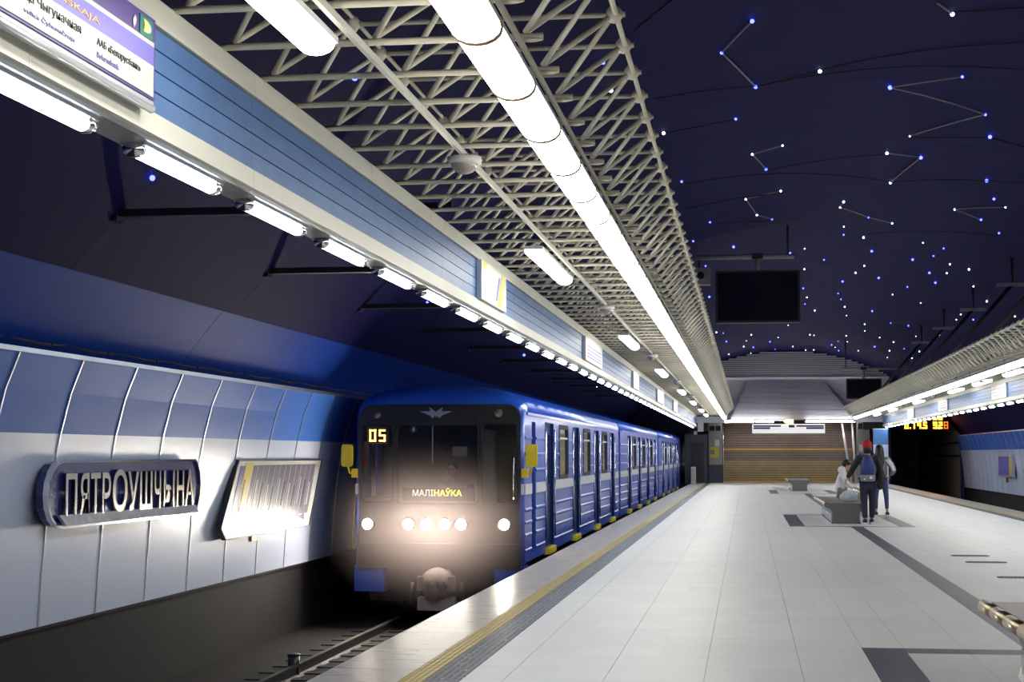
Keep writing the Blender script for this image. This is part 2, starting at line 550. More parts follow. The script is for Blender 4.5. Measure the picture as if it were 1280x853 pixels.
# platform edges: stone slabs, yellow tactile strip, grooved band
for s, nm in ((-1, 'trim_1'), (1, 'trim_2')):
    X = lambda x: mx(x, s)
    lo, hi = sorted((X(-XE + .02), X(-XE + .6)))
    e = tag(MB().box(lo, hi, -4, YE, -.4, -.2).build(nm, M['concrete_dark']), 'left platform edge along the train' if s < 0 else 'right platform edge', kind='structure')
    y00 = -4 if s < 0 else 26
    lo, hi = sorted((X(-XE), X(-2.302)))
    sl = MB().box(lo, hi, y00 + .003, y00 + 1.197, -.2, 0).build('edge_slab', M['granite'], e)
    for k in range(1, int((YE - y00) / 1.2)):
        inst(sl, 'edge_slab', e, (0, 1.2 * k, 0))
    lo, hi = sorted((X(-2.298), X(-2.135)))
    st = MB().box(lo, hi, y00, YE, -.2, -.006).build('tactile_base', M['yellow_tac'], e)
    mb = MB()
    for r_ in range(4):
        xa = -2.298 + .006 + r_ * .0405
        lo, hi = sorted((X(xa), X(xa + .029)))
        y = 8.0 if s < 0 else 34
        while y < (38 if s < 0 else 60):
            mb.box(lo, hi, y, y + .045, -.006, .004)
            y += .062
        mb.box(lo, hi, y, YE, -.006, .004)
    tag(mb.build('tactile_stud', M['yellow_tac'], e, fix=False), kind='stuff')
    lo, hi = sorted((X(-2.133), X(-1.902)))
    MB().box(lo, hi, y00, YE, -.2, -.001).build('grooved_band', M['groove_pale'], e)
    gr = None
    for r_ in range(5):
        xa = -2.126 + r_ * .047
        lo, hi = sorted((X(xa), X(xa + .029)))
        MB().box(lo, hi, y00, YE, -.05, .002).build('groove_strip', M['groove_dark'], e)

# track beds, rails, lower walls, panels
PROF = [(-6.93, -.2), (-6.90, .3), (-6.86, .8), (-6.80, 1.3), (-6.73, 1.7), (-6.63, 2.1), (-6.5, 2.43)]
for s in (-1, 1):
    side = 'left' if s < 0 else 'right'
    X = lambda x: mx(x, s)
    lo, hi = sorted((X(-7.3), X(-XE + .13)))
    tag(MB().box(lo, hi, -4, 112, -1.5, -1.25).build('trackbed', M['ballast']), 'dark track bed beside the %s platform edge' % side, kind='structure')
    for xr in (-4.8 - .76, -4.8 + .76):
        r_ = MB().sweep([(X(xr) + a, b) for a, b in ((-.06, -1.25), (.06, -1.25), (.015, -1.22), (.015, -1.14), (.035, -1.13), (.035, -1.1), (-.035, -1.1), (-.035, -1.13), (-.015, -1.14), (-.015, -1.22))], -4, 110).build('rail', M['steel'])
        tag(r_, '%s steel rail of the %s track' % (('inner' if xr > -4.8 else 'outer'), side), 'rail')
    lo, hi = sorted((X(-7.3), X(-7.02)))
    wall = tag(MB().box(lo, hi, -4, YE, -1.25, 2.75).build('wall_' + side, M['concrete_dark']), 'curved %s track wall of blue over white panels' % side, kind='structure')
    y00, n = (14.309 - 1.47 * 12, 73) if s < 0 else (36.3, 36)
    P1 = [(X(a), b) for a, b in PROF if b <= 1.7]
    P2 = [(X(a), b) for a, b in PROF if b >= 1.7]
    sg = 1 if s < 0 else -1
    pw = MB().strip(P1, y00 + .012, y00 + 1.458, .03, sg).build('wall_panel', M['panel_white'], wall)
    pb = MB().strip(P2, y00 + .012, y00 + 1.458, .03, sg).build('wall_panel', M['panel_blue'], wall)
    Pj = [(a + sg * .012, b) for a, b in P1] + [(a + sg * .012, b) for a, b in P2[1:]]
    pj = MB().strip(Pj, y00 - .014, y00 + .014, .05, sg).build('joint_strip', M['alu'], wall)
    for k in range(1, n):
        if y00 + 1.47 * (k + 1) > YE + 1:
            break
        for q, nm in ((pw, 'wall_panel'), (pb, 'wall_panel'), (pj, 'joint_strip')):
            inst(q, nm, wall, (0, 1.47 * k, 0))
    lo, hi = sorted((X(-6.47), X(-6.62)))
    MB().box(lo, hi, -4, YE, 2.425, 2.47).build('top_rail', M['alu'], wall)
    lo, hi = sorted((X(-6.62), X(-7.02)))
    MB().box(lo, hi, -4, YE, 2.40, 2.44).build('ledge', M['vault'], wall)
    lo, hi = sorted((X(-6.93), X(-7.0)))
    MB().box(lo, hi, -4, YE, -.23, -.2).build('bottom_rail', M['concrete_dark'], wall)

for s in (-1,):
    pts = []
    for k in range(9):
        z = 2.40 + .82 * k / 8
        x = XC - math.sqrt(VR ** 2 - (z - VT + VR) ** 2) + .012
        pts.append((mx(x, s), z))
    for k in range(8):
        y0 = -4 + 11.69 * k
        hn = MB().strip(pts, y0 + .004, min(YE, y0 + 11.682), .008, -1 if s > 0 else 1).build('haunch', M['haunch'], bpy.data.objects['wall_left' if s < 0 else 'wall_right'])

# sleepers seen near the camera
sl0 = MB().box(-6.1, -3.5, 15, 15.22, -1.25, -1.235).build('sleeper', M['concrete_dark'])
tag(sl0, 'dark sleeper half sunk in the left track bed, first of the row from the front', 'sleeper', 'sleepers of the left track')
for k in range(1, 18):
    c = sl0.copy()
    COL.objects.link(c)
    c.location = (0, k * .62, 0)
    c['label'] = 'dark sleeper half sunk in the left track bed, %s of the row from the front' % ORD[k]

# end wall with two tunnel mouths
arc = [(XC + VR * math.sin(math.radians(a)), VT - VR + VR * math.cos(math.radians(a))) for a in range(-54, 55, 6)]
xr_ = 2 * XC + 6.85
fw_ = lambda u, v, d: (u, YE + .5 + d, v)
mb = MB()
up_ = [p for p in arc if p[1] > 3.1]
mb.plate([(up_[0][0] - .4, 3.1)] + up_ + [(up_[-1][0] + .4, 3.1)], [], fw_, .3)
mb.plate(rect(-7.02, -1.25, -6.85, 3.1), [], fw_, .3).plate(rect(-3.3, -1.25, 7.5, 3.1), [], fw_, .3).plate(rect(xr_, -1.25, xr_ + .17, 3.1), [], fw_, .3)
wb = tag(mb.build('wall_back', M['wall_end']), 'end wall of the station with two tunnel mouths', kind='structure')
for x0, x1, z1, nm in ((-6.85, -3.3, 3.1, 'left'), (7.5, 2 * XC + 6.85, 3.1, 'right')):
    mb = MB()
    mb.box(x0 - .2, x0, YE + .8, 112, -1.25, z1 + .2).box(x1, x1 + .2, YE + .8, 112, -1.25, z1 + .2).box(x0, x1, YE + .8, 112, z1, z1 + .2).box(x0, x1, 111.8, 112, -1.25, z1)
    tag(mb.build('tunnel', M['tunnel']), 'concrete tunnel beyond the %s track' % nm, kind='structure')
# shutter: three bands of slats on the wall between the tunnels
mb = MB().box(-1.2, 5.6, YE + .06, YE + .14, 0, 3.3)
tag(mb.build('trim_3', M['dark']), 'backing of the slatted shutter on the end wall', kind='structure')
sh = thing('roller_shutter', (2.2, YE, 0), 'brown and ochre slatted shutter closing the far end of the platform', 'shutter')
sets = {'slat_brown': MB(), 'slat_olive': MB(), 'slat_yellow': MB()}
for k in range(25):
    z = .01 + k * .13
    key = 'slat_yellow' if k in (0, 13) else ('slat_brown' if k > 13 or k in (9, 10, 11, 12) else 'slat_olive')
    sets[key].add([(-1.2, YE - .02, z), (5.6, YE - .02, z), (5.6, YE + .05, z + .115), (-1.2, YE + .05, z + .115), (-1.2, YE + .06, z), (5.6, YE + .06, z), (5.6, YE + .06, z + .115), (-1.2, YE + .06, z + .115)],
                  [(0, 1, 2, 3), (4, 7, 6, 5), (0, 4, 5, 1), (3, 2, 6, 7), (0, 3, 7, 4), (1, 5, 6, 2)])
for k, m_ in sets.items():
    tag(m_.build('slats', M[k], sh), kind='stuff')
# white slatted hood above, grey slats up to the vault
hood = thing('slatted_hood', (2.4, YE, 3.3), 'white slatted hood above the shutter at the far end', 'cladding')
mb = MB()
k = 0
z = 3.32
while z < 5.48:
    mb.box(-1.35, 7.4, YE - .02, YE + .3, z, z + .085)
    z += .1
tag(mb.build('slats', M['slat_white'], hood, fix=False), kind='stuff')
MB().box(-1.35, 7.4, YE + .05, YE + .4, 3.3, 5.5).build('backing', M['slat_grey'], hood)
mb = MB()
for k in range(21):
    t0, t1 = k / 21, (k + .84) / 21
    z0, z1 = 3.32 + 2.1 * t0, 3.32 + 2.1 * t1
    for (za, ta, zb, tb) in ((z0, t0, z1, t1),):
        xl0, xl1, xr0, xr1 = -.85 + .95 * ta, -.85 + .95 * tb, 5.5 - 1.5 * ta, 5.5 - 1.5 * tb
        ya, yb = YE - .9 + .85 * ta, YE - .9 + .85 * tb
        mb.add([(xl0, ya, za), (xr0, ya, za), (xr1, yb, zb), (xl1, yb, zb), (xl0, YE, za), (xr0, YE, za), (xr1, YE, zb), (xl1, YE, zb)],
               [(0, 1, 2, 3), (4, 7, 6, 5), (0, 4, 5, 1), (3, 2, 6, 7), (0, 3, 7, 4), (1, 5, 6, 2)])
tag(mb.build('hood_slats', M['slat_white'], hood), kind='stuff')
MB().box(-1.35, 7.4, YE - .06, YE + .1, 5.5, 5.58).build('ledge', M['slat_white'], hood)
up = thing('slatted_gable', (2.4, YE, 5.6), 'grey slatted gable under the arch of the vault', 'cladding')
mb = MB()
z = 5.62
while z < 6.95:
    hx = math.sqrt(VR ** 2 - (z + .08 - VT + VR) ** 2) if z + .08 < VT else 0
    if hx > .3:
        mb.box(max(-3.4, XC - hx), min(7.3, XC + hx), YE - .02, YE + .2, z, z + .075)
    z += .11
tag(mb.build('slats', M['slat_grey'], up, fix=False), kind='stuff')

# ------------------------------------------------------------------ canopies
PT = .692
Y0C = 3.0
for s in (-1, 1):
    side = 'left' if s < 0 else 'right'
    X = lambda x: mx(x, s)
    k0 = 0 if s < 0 else 24
    kn = 122
    ysrc = Y0C + k0 * PT
    tr = thing('canopy_lattice', (X(-1.78), ysrc, 3.45), 'cream tubular space frame canopy over the %s platform edge' % side, 'canopy')
    cb = MB().bar((X(-2.56), ysrc, 3.5), (X(-.95), ysrc, 3.5), .0175).build('cross_bar', M['truss'], tr, True)
    tb = MB().bar((X(-2.15), ysrc + PT / 2, 3.87), (X(-.63), ysrc + PT / 2, 3.87), .015).build('upper_bar', M['truss'], tr, True)
    rowsX = (-2.5, -1.79, -1.05)
    dsrc = []
    for xr in rowsX:
        mbn = MB().sphere((X(xr + .36), ysrc + PT / 2, 3.87), .05, 8, 5)
        nd = mbn.build('node', M['truss'], tr, True)
        da = MB().bar((X(xr + .01), ysrc + .03, 3.53), (X(xr + .355), ysrc + PT / 2, 3.87), .016).build('diagonal', M['truss'], tr, True)
        db = MB().bar((X(xr + .01), ysrc + .03, 3.53), (X(xr + .355), ysrc - PT / 2, 3.87), .016).build('diagonal', M['truss'], tr, True)
        dsrc.append((nd, da, db))
    pl = MB().sphere((X(-1.02), ysrc, 3.485), .05, 10, 5, (1.5, .55, .22)).build('bar_end', M['truss'], tr, True)
    rest = MB()
    for k in range(1, kn - k0):
        off = (0, k * PT, 0)
        inst(cb, 'cross_bar', tr, off)
        inst(tb, 'upper_bar', tr, off)
        if k < 45:
            for nd, da, db in dsrc:
                inst(nd, 'node', tr, off)
                inst(da, 'diagonal', tr, off)
                inst(db, 'diagonal', tr, off)
            inst(pl, 'bar_end', tr, off)
        else:
            for xr in rowsX:
                y = ysrc + k * PT
                rest.bar((X(xr + .01), y + .03, 3.53), (X(xr + .355), y + PT / 2, 3.87), .016, 5)
                rest.bar((X(xr + .01), y + .03, 3.53), (X(xr + .355), y - PT / 2, 3.87), .016, 5)
                rest.box(X(xr + .36) - .04, X(xr + .36) + .04, y + PT / 2 - .04, y + PT / 2 + .04, 3.83, 3.91)
    tag(rest.build('diagonals', M['truss'], tr, fix=False), kind='stuff')
    ye = Y0C + kn * PT
    MB().bar((X(-1.055), ysrc - .4, 3.468), (X(-1.055), ye, 3.468), .016, 8).build('lower_rail', M['truss'], tr, True)
    MB().bar((X(-.68), ysrc - .4, 3.87), (X(-.68), ye, 3.87), .016, 8).build('upper_rail', M['truss'], tr, True)
    MB().box(X(-1.82) - .0125, X(-1.82) + .0125, ysrc - .4, ye, 3.445, 3.483).build('centre_rail', M['rail_cream'], tr)
    mb = MB()
    MB().bar((X(-2.13), ysrc - .4, 3.9), (X(-2.13), ye, 3.9), .012).build('upper_rail', M['truss'], tr, True)
    MB().bar((X(-1.4), ysrc - .4, 3.9), (X(-1.4), ye, 3.9), .012).build('upper_rail', M['truss'], tr, True)
    mb = MB()
    lo, hi = sorted((X(-1.255), X(-1.09)))
    mb.box(lo, hi, ysrc - .4, ye, 3.375, 3.40)
    for q in range(31):
        mb.box(lo + .06, hi - .06, ysrc + q * 2.76, ysrc + q * 2.76 + .03, 3.335, 3.49)
    mb.build('cable_tray', M['soffit'], tr)

    # fascia with blue planks, cream rail and valance, grey soffit
    fa = thing('fascia', (X(-2.56), ysrc, 3.2), 'long fascia of blue planks hung along the %s canopy' % side, 'fascia')
    SEC = 2.76
    ya = 8.374 - 3 * SEC if s < 0 else 8.374 + 3 * SEC
    nsec = int((ye - ya) / SEC)
    src = []
    lo, hi = sorted((X(-2.575), X(-2.62)))
    MB().box(lo, hi, ya, ya + nsec * SEC, 2.9, 3.45).build('backing', M['dark'], fa)
    for q in range(4):
        z0 = 2.985 + q * .0955
        lo, hi = sorted((X(-2.55), X(-2.585)))
        src.append((MB().box(lo, hi, ya + .001, ya + SEC - .001, z0 + .0035, z0 + .092).build('plank', M['plank'], fa), 'plank'))
    lo, hi = sorted((X(-2.535), X(-2.62)))
    src.append((MB().box(lo, hi, ya + .003, ya + SEC - .003, 3.372, 3.49).build('top_rail', M['rail_cream'], fa), 'top_rail'))
    pv = [(X(a), b) for a, b in ((-2.535, 2.98), (-2.535, 2.885), (-2.56, 2.876), (-2.6, 2.876), (-2.6, 2.98))]
    src.append((MB().sweep(pv, ya + .002, ya + SEC - .002).build('valance', M['rail_cream'], fa), 'valance'))
    pv = [(X(a), b) for a, b in ((-2.55, 2.876), (-2.57, 2.866), (-2.73, 2.866), (-2.75, 2.89), (-2.75, 2.96), (-2.60, 2.96), (-2.60, 2.876))]
    src.append((MB().sweep(pv, ya + .002, ya + SEC - .002).build('soffit', M['soffit'], fa), 'soffit'))
    for k in range(1, nsec):
        for o, nm in src:
            inst(o, nm, fa, (0, k * SEC, 0))

    # continuous strip light under the lattice
    ll = thing('strip_light', (X(-1.11), 0, 3.3), 'unbroken row of glowing white diffusers under the %s canopy' % side, 'light')
    prof = [(X(-1.11) + .105 * math.cos(a), 3.285 + .065 * math.sin(a)) for a in [PI + PI * q / 8 for q in range(9)]] + [(X(-1.11) + .1, 3.31), (X(-1.11) - .1, 3.31)]
    yl = 1.25 - 4 * 1.118
    nl = int((84.5 - yl) / 1.118)
    df = MB().sweep(prof, yl + .012, yl + 1.106).build('diffuser', M['lamp'], ll, True)
    prof2 = [(X(-1.11) + (a - X(-1.11)) * 1.06, 3.285 + (b - 3.285) * 1.09) for a, b in prof]
    rg = MB().sweep(prof2, yl - .018, yl + .018).build('end_ring', M['lamp_ring'], ll, True)
    for k in range(1, nl):
        inst(df, 'diffuser', ll, (0, k * 1.118, 0))
        inst(rg, 'end_ring', ll, (0, k * 1.118, 0))
    MB().box(X(-1.11) - .1, X(-1.11) + .1, yl, yl + nl * 1.118, 3.31, 3.335).build('housing', M['white'], ll)

    # tube lamps along the track side of the soffit
    p = 1.638
    first = None
    names = ['tube lamp under the route sign, nearest of the soffit row', 'second tube lamp of the soffit row, just past the route sign', 'third tube lamp of the soffit row, past the route sign']
    ys_ = [5.36 + p * k for k in range(-1, 48)] if s < 0 else [20.1 + p * k for k in range(40)]
    for i, y in enumerate(ys_):
        lab = 'bluish tube lamp under the %s fascia, %s from the near end of its row' % (side, ORD[i - 1] if s < 0 else ORD[i])
        if s < 0 and i <= 3:
            lab = 'bluish white ' + names[max(0, i - 1)] if i else 'bluish tube lamp under the left fascia before the route sign, outside the picture'
        if first is None:
            t = thing('tube_lamp', (X(-2.655), y, 2.86), lab, 'lamp', 'tube lamps under the %s fascia' % side)
            pr = [(X(-2.655) + .034 * math.cos(a), 2.835 + .03 * math.sin(a)) for a in [2 * PI * q / 10 for q in range(10)]]
            MB().sweep(pr, y, y + 1.03).build('tube', M['tube'], t, True)
            pr = [(X(-2.655) + .048 * math.cos(a), 2.838 + .036 * math.sin(a)) for a in [2 * PI * q / 10 for q in range(10)]]
            for yy in (y - .05, y + 1.03):
                MB().sweep(pr, yy, yy + .05).build('end_cap', M['chrome'], t, True)
            lo, hi = X(-2.655) - .055, X(-2.655) + .055
            MB().box(lo, hi, y - .05, y + 1.08, 2.852, 2.866).build('base', M['chrome'], t)
            first = (t, y)
        else:
            copy_thing(first[0], (0, y - first[1], 0), lab)
    # short secondary lights and dome detectors on the centre rail
    base = None
    ys_ = [4.70, 15.3, 26.8, 37.6, 49.6, 60.5, 71.4, 80] if s < 0 else [26.9, 32.4, 38.5, 44, 49.6, 60.5, 71.4, 80]
    nm_ = ['nearest', 'second', 'third', 'fourth', 'fifth', 'sixth', 'seventh', 'farthest']
    for i, y in enumerate(ys_):
        lab = 'short white ceiling light in the %s canopy, %s of its row from the front' % (side, nm_[i])
        if base is None:
            t = thing('canopy_light', (X(-1.95), y, 3.4), lab, 'light', 'short lights in the %s canopy' % side)
            pr = [(X(-1.95) + .085 * math.cos(a), 3.385 + .05 * math.sin(a)) for a in [PI + PI * q / 8 for q in range(9)]] + [(X(-1.95) + .08, 3.4), (X(-1.95) - .08, 3.4)]
            for q in range(2):
                MB().sweep(pr, y + .05 + q * 1.34, y + 1.37 + q * 1.34).build('diffuser', M['lamp'], t, True)
            MB().box(X(-1.95) - .09, X(-1.95) + .09, y, y + 2.76, 3.4, 3.43).box(X(-1.95) - .02, X(-1.95) + .02, y + .3, y + .34, 3.43, 3.482).box(X(-1.95) - .02, X(-1.95) + .02, y + 2.4, y + 2.44, 3.43, 3.482).build('housing', M['white'], t)
            base = (t, y)
        else:
            copy_thing(base[0], (0, y - base[1], 0), lab)
    base = None
    ys_ = [10.72, 21.87, 32.64, 44.4, 55.6, 66.5] if s < 0 else [32.64, 44.4, 55.6, 66.5]
    nm_ = ['nearest', 'second', 'third', 'fourth', 'fifth', 'farthest']
    for i, y in enumerate(ys_):
        lab = 'round dome detector on the centre rail of the %s canopy, %s of its row' % (side, nm_[i])
        if base is None:
            t = thing('dome_detector', (X(-1.78), y, 3.395), lab, 'detector', 'dome detectors on the %s canopy' % side)
            MB().bar((X(-1.82), y, 3.443), (X(-1.82), y, 3.40), .115, 16).build('ring', M['white'], t, True)
            MB().sphere((X(-1.82), y, 3.40), .09, 14, 8, (1, 1, .75)).build('dome', M['dome'], t, True)
            base = (t, y)
        else:
            copy_thing(base[0], (0, y - base[1], 0), lab)

# dark beams from the vault to the left canopy, struts above the right canopy
bm0 = None
nm_ = ['nearest', 'second', 'third', 'fourth', 'fifth', 'sixth', 'seventh', 'eighth', 'ninth', 'tenth', 'farthest']
for i in range(11):
    y = 14.8 + 4.95 * i
    lab = 'dark horizontal beam from the vault to the left canopy, %s of its row' % nm_[i]
    if i == 0:
        t = thing('canopy_beam', (-5.75, y, 3.73), lab, 'beam', 'dark beams over the left track')
        MB().box(-5.8, -2.62, y - .06, y + .06, 3.70, 3.77).build('arm', M['black_metal'], t)
        MB().box(-5.90, -5.76, y - .09, y + .09, 3.66, 3.82).build('bracket', M['black_metal'], t)
        bm0 = t
    else:
        copy_thing(bm0, (0, 4.95 * i, 0), lab)
st0 = None
for i, y in enumerate((34.2, 41.0, 48.0, 55.0, 62.0)):
    lab = 'dark slanted strut from the right canopy up to the vault, %s from the front' % nm_[i]
    if i == 0:
        t = thing('canopy_strut', (4.86, y, 3.9), lab, 'strut', 'struts above the right canopy')
        MB().bar((4.87, y, 3.88), (6.3, y, 5.55), .05).build('arm', M['black_metal'], t, True)
        MB().bar((6.3, y, 5.5), (6.3, y, vz(6.3)), .035).build('hanger', M['black_metal'], t, True)
        MB().box(5.95, 6.65, y - .05, y + .05, 5.5, 5.58).build('plate', M['beam_grey'], t)
        st0 = t
    else:
        copy_thing(st0, (0, y - 34.2, 0), lab)
# ------------------------------------------------------------------ stars on the vault
RODS = [[(0.11, 20.31), (-0.28, 21.56), (0.17, 24.07)], [(3.11, 24.37), (2.16, 25.16), (3.76, 26.78), (2.81, 28.99)], [(0.66, 29.18), (0.14, 29.52), (0.4, 31.39)], [(2.56, 30.67), (3.19, 30.96), (2.89, 33.93)], [(0.73, 34.34), (0.02, 34.62), (0.26, 37.25), (0.61, 38.38)], [(2.12, 36.59), (2.09, 37.41), (2.81, 38.93), (3.4, 39.62)], [(5.05, 36.93), (4.43, 36.35), (5.24, 34.76)], [(2.33, 20.47), (2.57, 20.97)]]
CON = ['topmost angled pair', 'big upper right zigzag', 'small hook near the canopy', 'middle angle', 'open hook above the screen', 'chain in the middle', 'pair at far right', 'stroke at the top edge']
STARS_B = [[0.11, 20.31], [-0.28, 21.56], [0.17, 24.07], [2.16, 25.16], [3.11, 24.37], [3.76, 26.78], [4.06, 28.43], [-0.13, 26.08], [0.4, 31.39], [3.19, 30.96], [-1.14, 30.43], [4.55, 32.41], [0.61, 38.38], [-0.76, 36.69], [2.81, 38.93], [4.93, 34.16], [5.05, 36.93], [5.58, 38.01], [2.43, 42.09], [-1.2, 38.93], [-0.29, 42.11], [1.2, 45.48], [2.19, 47.53], [3.33, 45.1], [4.88, 42.39], [4.82, 44.1], [4.44, 45.64], [3.97, 51.15], [3.02, 53.24], [4.89, 52.02], [5.08, 47.58], [5.43, 49.32], [1.88, 55.68], [3.09, 57.16], [3.29, 59.14], [2.13, 61.55], [4.54, 61.72], [5.42, 64.44], [5.97, 63.33], [7.13, 54.3], [-1.05, 44.55], [-1.14, 53.12], [-0.94, 70.01], [-0.88, 75.51], [-1.33, 80.45], [0.35, 84.07], [1.14, 81.43], [1.48, 87.73], [4.24, 79.01], [4.09, 82.03], [4.58, 85.08], [5.74, 76.8], [6.66, 72.7], [-5.4, 14.65], [-5.36, 27.83], [-5.48, 41.22], [-3.83, 16.04], [-1.7, 20.16]]
STARS_W = [[1.07, 23.72], [2.81, 28.99], [-1.23, 25.6], [0.66, 29.18], [0.14, 29.52], [2.56, 30.67], [2.89, 33.93], [0.73, 34.34], [0.02, 34.62], [0.26, 37.25], [2.12, 36.59], [2.09, 37.41], [3.4, 39.62], [4.43, 36.35], [5.24, 34.76], [2.35, 40.6], [2.94, 42.49], [1.56, 44.76], [4.36, 42.16], [2.57, 20.97], [5.32, 44.86], [5.79, 44.75], [1.72, 49.81], [3.37, 48.57], [3.25, 50.54], [5.45, 46.69], [6.26, 47.51], [3.57, 61.81], [4.7, 55.02], [5.61, 55.27], [6.86, 49.3], [2.11, 58.91], [3.83, 65.24], [6.76, 54.39], [6.83, 56.12], [7.67, 49.52], [4.67, 67.54], [4.88, 70.53], [-1.2, 68.42], [0.01, 78.34], [-0.12, 82.02], [0.23, 74.9], [0.24, 88.6], [1.48, 78.9], [2.35, 85.8], [1.77, 71.57], [2.88, 77.11], [3.07, 77.28], [2.59, 64.24], [4.38, 75.08], [4.62, 78.24], [4.32, 83.27], [5.34, 81.9], [5.57, 71.73], [6.13, 71.65], [6.34, 76.23], [6.55, 79.99], [6.5, 66.05], [7.12, 70.97], [7.21, 75.06], [6.97, 62.27], [3.07, 88.2], [3.45, 87.43], [-0.87, 85.31], [-5.5, 32.41], [-5.46, 61.37], [-1.73, 21.69]]
for pts, m_, cn, sz in ((STARS_B, 'star_b', 'blue', 1.0), (STARS_W, 'star_w', 'white', .85)):
    src = {}
    for i, (x, y) in enumerate(pts):
        q = round(random.choice((.8, 1, 1.2)) * sz, 2)
        if q not in src:
            me = MB().sphere((0, 0, 0), .027 * q, 8, 5).build('star_light', M[m_], smooth=True)
            src[q] = me
            o = me
        else:
            o = src[q].copy()
            COL.objects.link(o)
        o.location = (x, y, vz(x) - .045)
        bi = min(9, max(0, int((y - 14) / 7.6)))
        row = sorted(p_[0] for p_ in pts if min(9, max(0, int((p_[1] - 14) / 7.6))) == bi)
        lab = 'tiny %s star light, %s %s from left in the %s band of the vault' % (cn, ORD[row.index(x)], cn, ORD[bi])
        for ci, pl in enumerate(RODS):
            for qi, p_ in enumerate(pl):
                if abs(p_[0] - x) + abs(p_[1] - y) < .03:
                    lab = 'tiny %s star light, %s point of constellation: %s' % (cn, ORD[qi], CON[ci])
        tag(o, lab, 'light', '%s star lights on the vault' % cn)
WIRES = [[(0.17, 24.07), (1.07, 23.72), (3.63, 22.25)], [(-1.23, 23.12), (0.17, 24.07), (3.85, 23.66)], [(-1.23, 25.6), (-0.13, 26.08)], [(0.4, 31.39), (2.56, 30.67)], [(2.43, 42.09), (5.58, 38.01)], [(2.81, 28.99), (4.06, 28.43), (4.65, 28.7)], [(-1.28, 19.41), (-0.8, 18.62)], [(2.57, 20.97), (3.38, 20.64)], [(-1.16, 33.52), (0.73, 34.34)], [(-0.76, 36.69), (0.61, 38.38)], [(-1.06, 30.63), (2.87, 33.63), (5.13, 31.73)]]
WIRES = sorted([[p_, q_] for w_ in WIRES for p_, q_ in zip(w_, w_[1:])], key=lambda w_: w_[0][1] + w_[1][1])
for lines, nm, m_, r_, off in ((RODS, 'star_rod', 'rod', .012, .04), (WIRES, 'star_cable', 'cable', .010, .014)):
    cnt = 0
    for ci, pl in enumerate(lines):
        for qi, (a, b) in enumerate(zip(pl, pl[1:])):
            n = max(1, int((Vector(a) - Vector(b)).length / .7))
            pts = []
            for q in range(n + 1):
                x = a[0] + (b[0] - a[0]) * q / n
                y = a[1] + (b[1] - a[1]) * q / n
                pts.append((x, y, vz(x) - off - (.006 * ci if nm == 'star_cable' else 0)))
            o = MB().tube(pts, r_, 5).build(nm, M[m_])
            xm, ym = (a[0] + b[0]) / 2, (a[1] + b[1]) / 2
            sdw = 'left' if xm < .6 else ('right' if xm > 3 else 'middle')
            if nm == 'star_rod':
                lab = 'thin grey rod, %s of constellation: %s' % (ORD[qi] + ' stroke', CON[ci])
            else:
                lab = 'thin black cable on the vault at %s, %s of the cables from the front' % (sdw, ORD[sorted(range(99), key=lambda k: k)[cnt]])
            cnt += 1
            tag(o, lab, 'rod' if nm == 'star_rod' else 'cable', 'rods between the star lights' if nm == 'star_rod' else 'cables on the vault')
# ------------------------------------------------------------------ signs on the left fascia
def face(mbuild, name, m, parent):
    return mbuild.build(name, m, parent)


rs = thing('route_sign', (-2.5, 5.6, 2.97), 'white and violet route sign with orange station names at the near end of the fascia', 'sign')
MB().box(-2.55, -2.475, 3.6, 6.715, 2.965, 3.352).build('casing', M['alu'], rs)
MB().box(-2.476, -2.468, 3.62, 6.705, 2.99, 3.335).build('border', M['violet_dark'], rs)
MB().box(-2.469, -2.464, 3.65, 6.682, 3.0, 3.132).build('white_panel', M['sign_white'], rs)
MB().box(-2.469, -2.464, 3.65, 6.682, 3.132, 3.213).build('violet_band', M['violet'], rs)
MB().box(-2.469, -2.464, 3.65, 6.682, 3.213, 3.232).build('white_line', M['sign_white'], rs)
MB().box(-2.467, -2.463, 6.516, 6.664, 3.235, 3.318).build('green_square', M['green'], rs)
MB().plate([(6.545, 3.25), (6.60, 3.252), (6.632, 3.262), (6.64, 3.276), (6.632, 3.29), (6.60, 3.302), (6.545, 3.304), (6.56, 3.277)], [], lambda u, v, d: (-2.4605 - d, u, v), .003).build('leaf_emblem', M['sign_white'], rs)
MB().plate([(6.545, 3.25), (6.58, 3.252), (6.60, 3.277), (6.58, 3.302), (6.545, 3.304), (6.56, 3.277)], [], lambda u, v, d: (-2.459 - d, u, v), .003).build('leaf_emblem', M['lime'], rs)
MB().plate([(6.448, 3.243), (6.466, 3.258), (6.474, 3.28), (6.46, 3.298), (6.436, 3.275), (6.438, 3.258)], [], lambda u, v, d: (-2.463 - d, u, v), .003).build('feather_emblem', M['sign_white'], rs)
text('lettering', 'JUŻYNSKAJA', M['yellow_text'], rs, WALLM, (-2.463, 5.42, 3.148), w=.656, h=.038)
text('lettering', 'вуліца Чыгуначная', M['ink'], rs, WALLM, (-2.463, 5.28, 3.066), w=.62, h=.045)
text('lettering', 'vulica Čyhunačnaja', M['ink_violet'], rs, WALLM, (-2.463, 5.40, 3.024), w=.445, h=.026)
text('lettering', 'ААБ «Беларусбанк»', M['ink'], rs, WALLM, (-2.463, 6.058, 3.066), w=.465, h=.036)
text('lettering', 'Belarusbank', M['ink_violet'], rs, WALLM, (-2.463, 6.06, 3.025), w=.225, h=.022)
MB().bar((-2.49, 3.6, 2.962), (-2.49, 6.73, 2.962), .02, 10).build('lower_tube', M['alu'], rs, True)
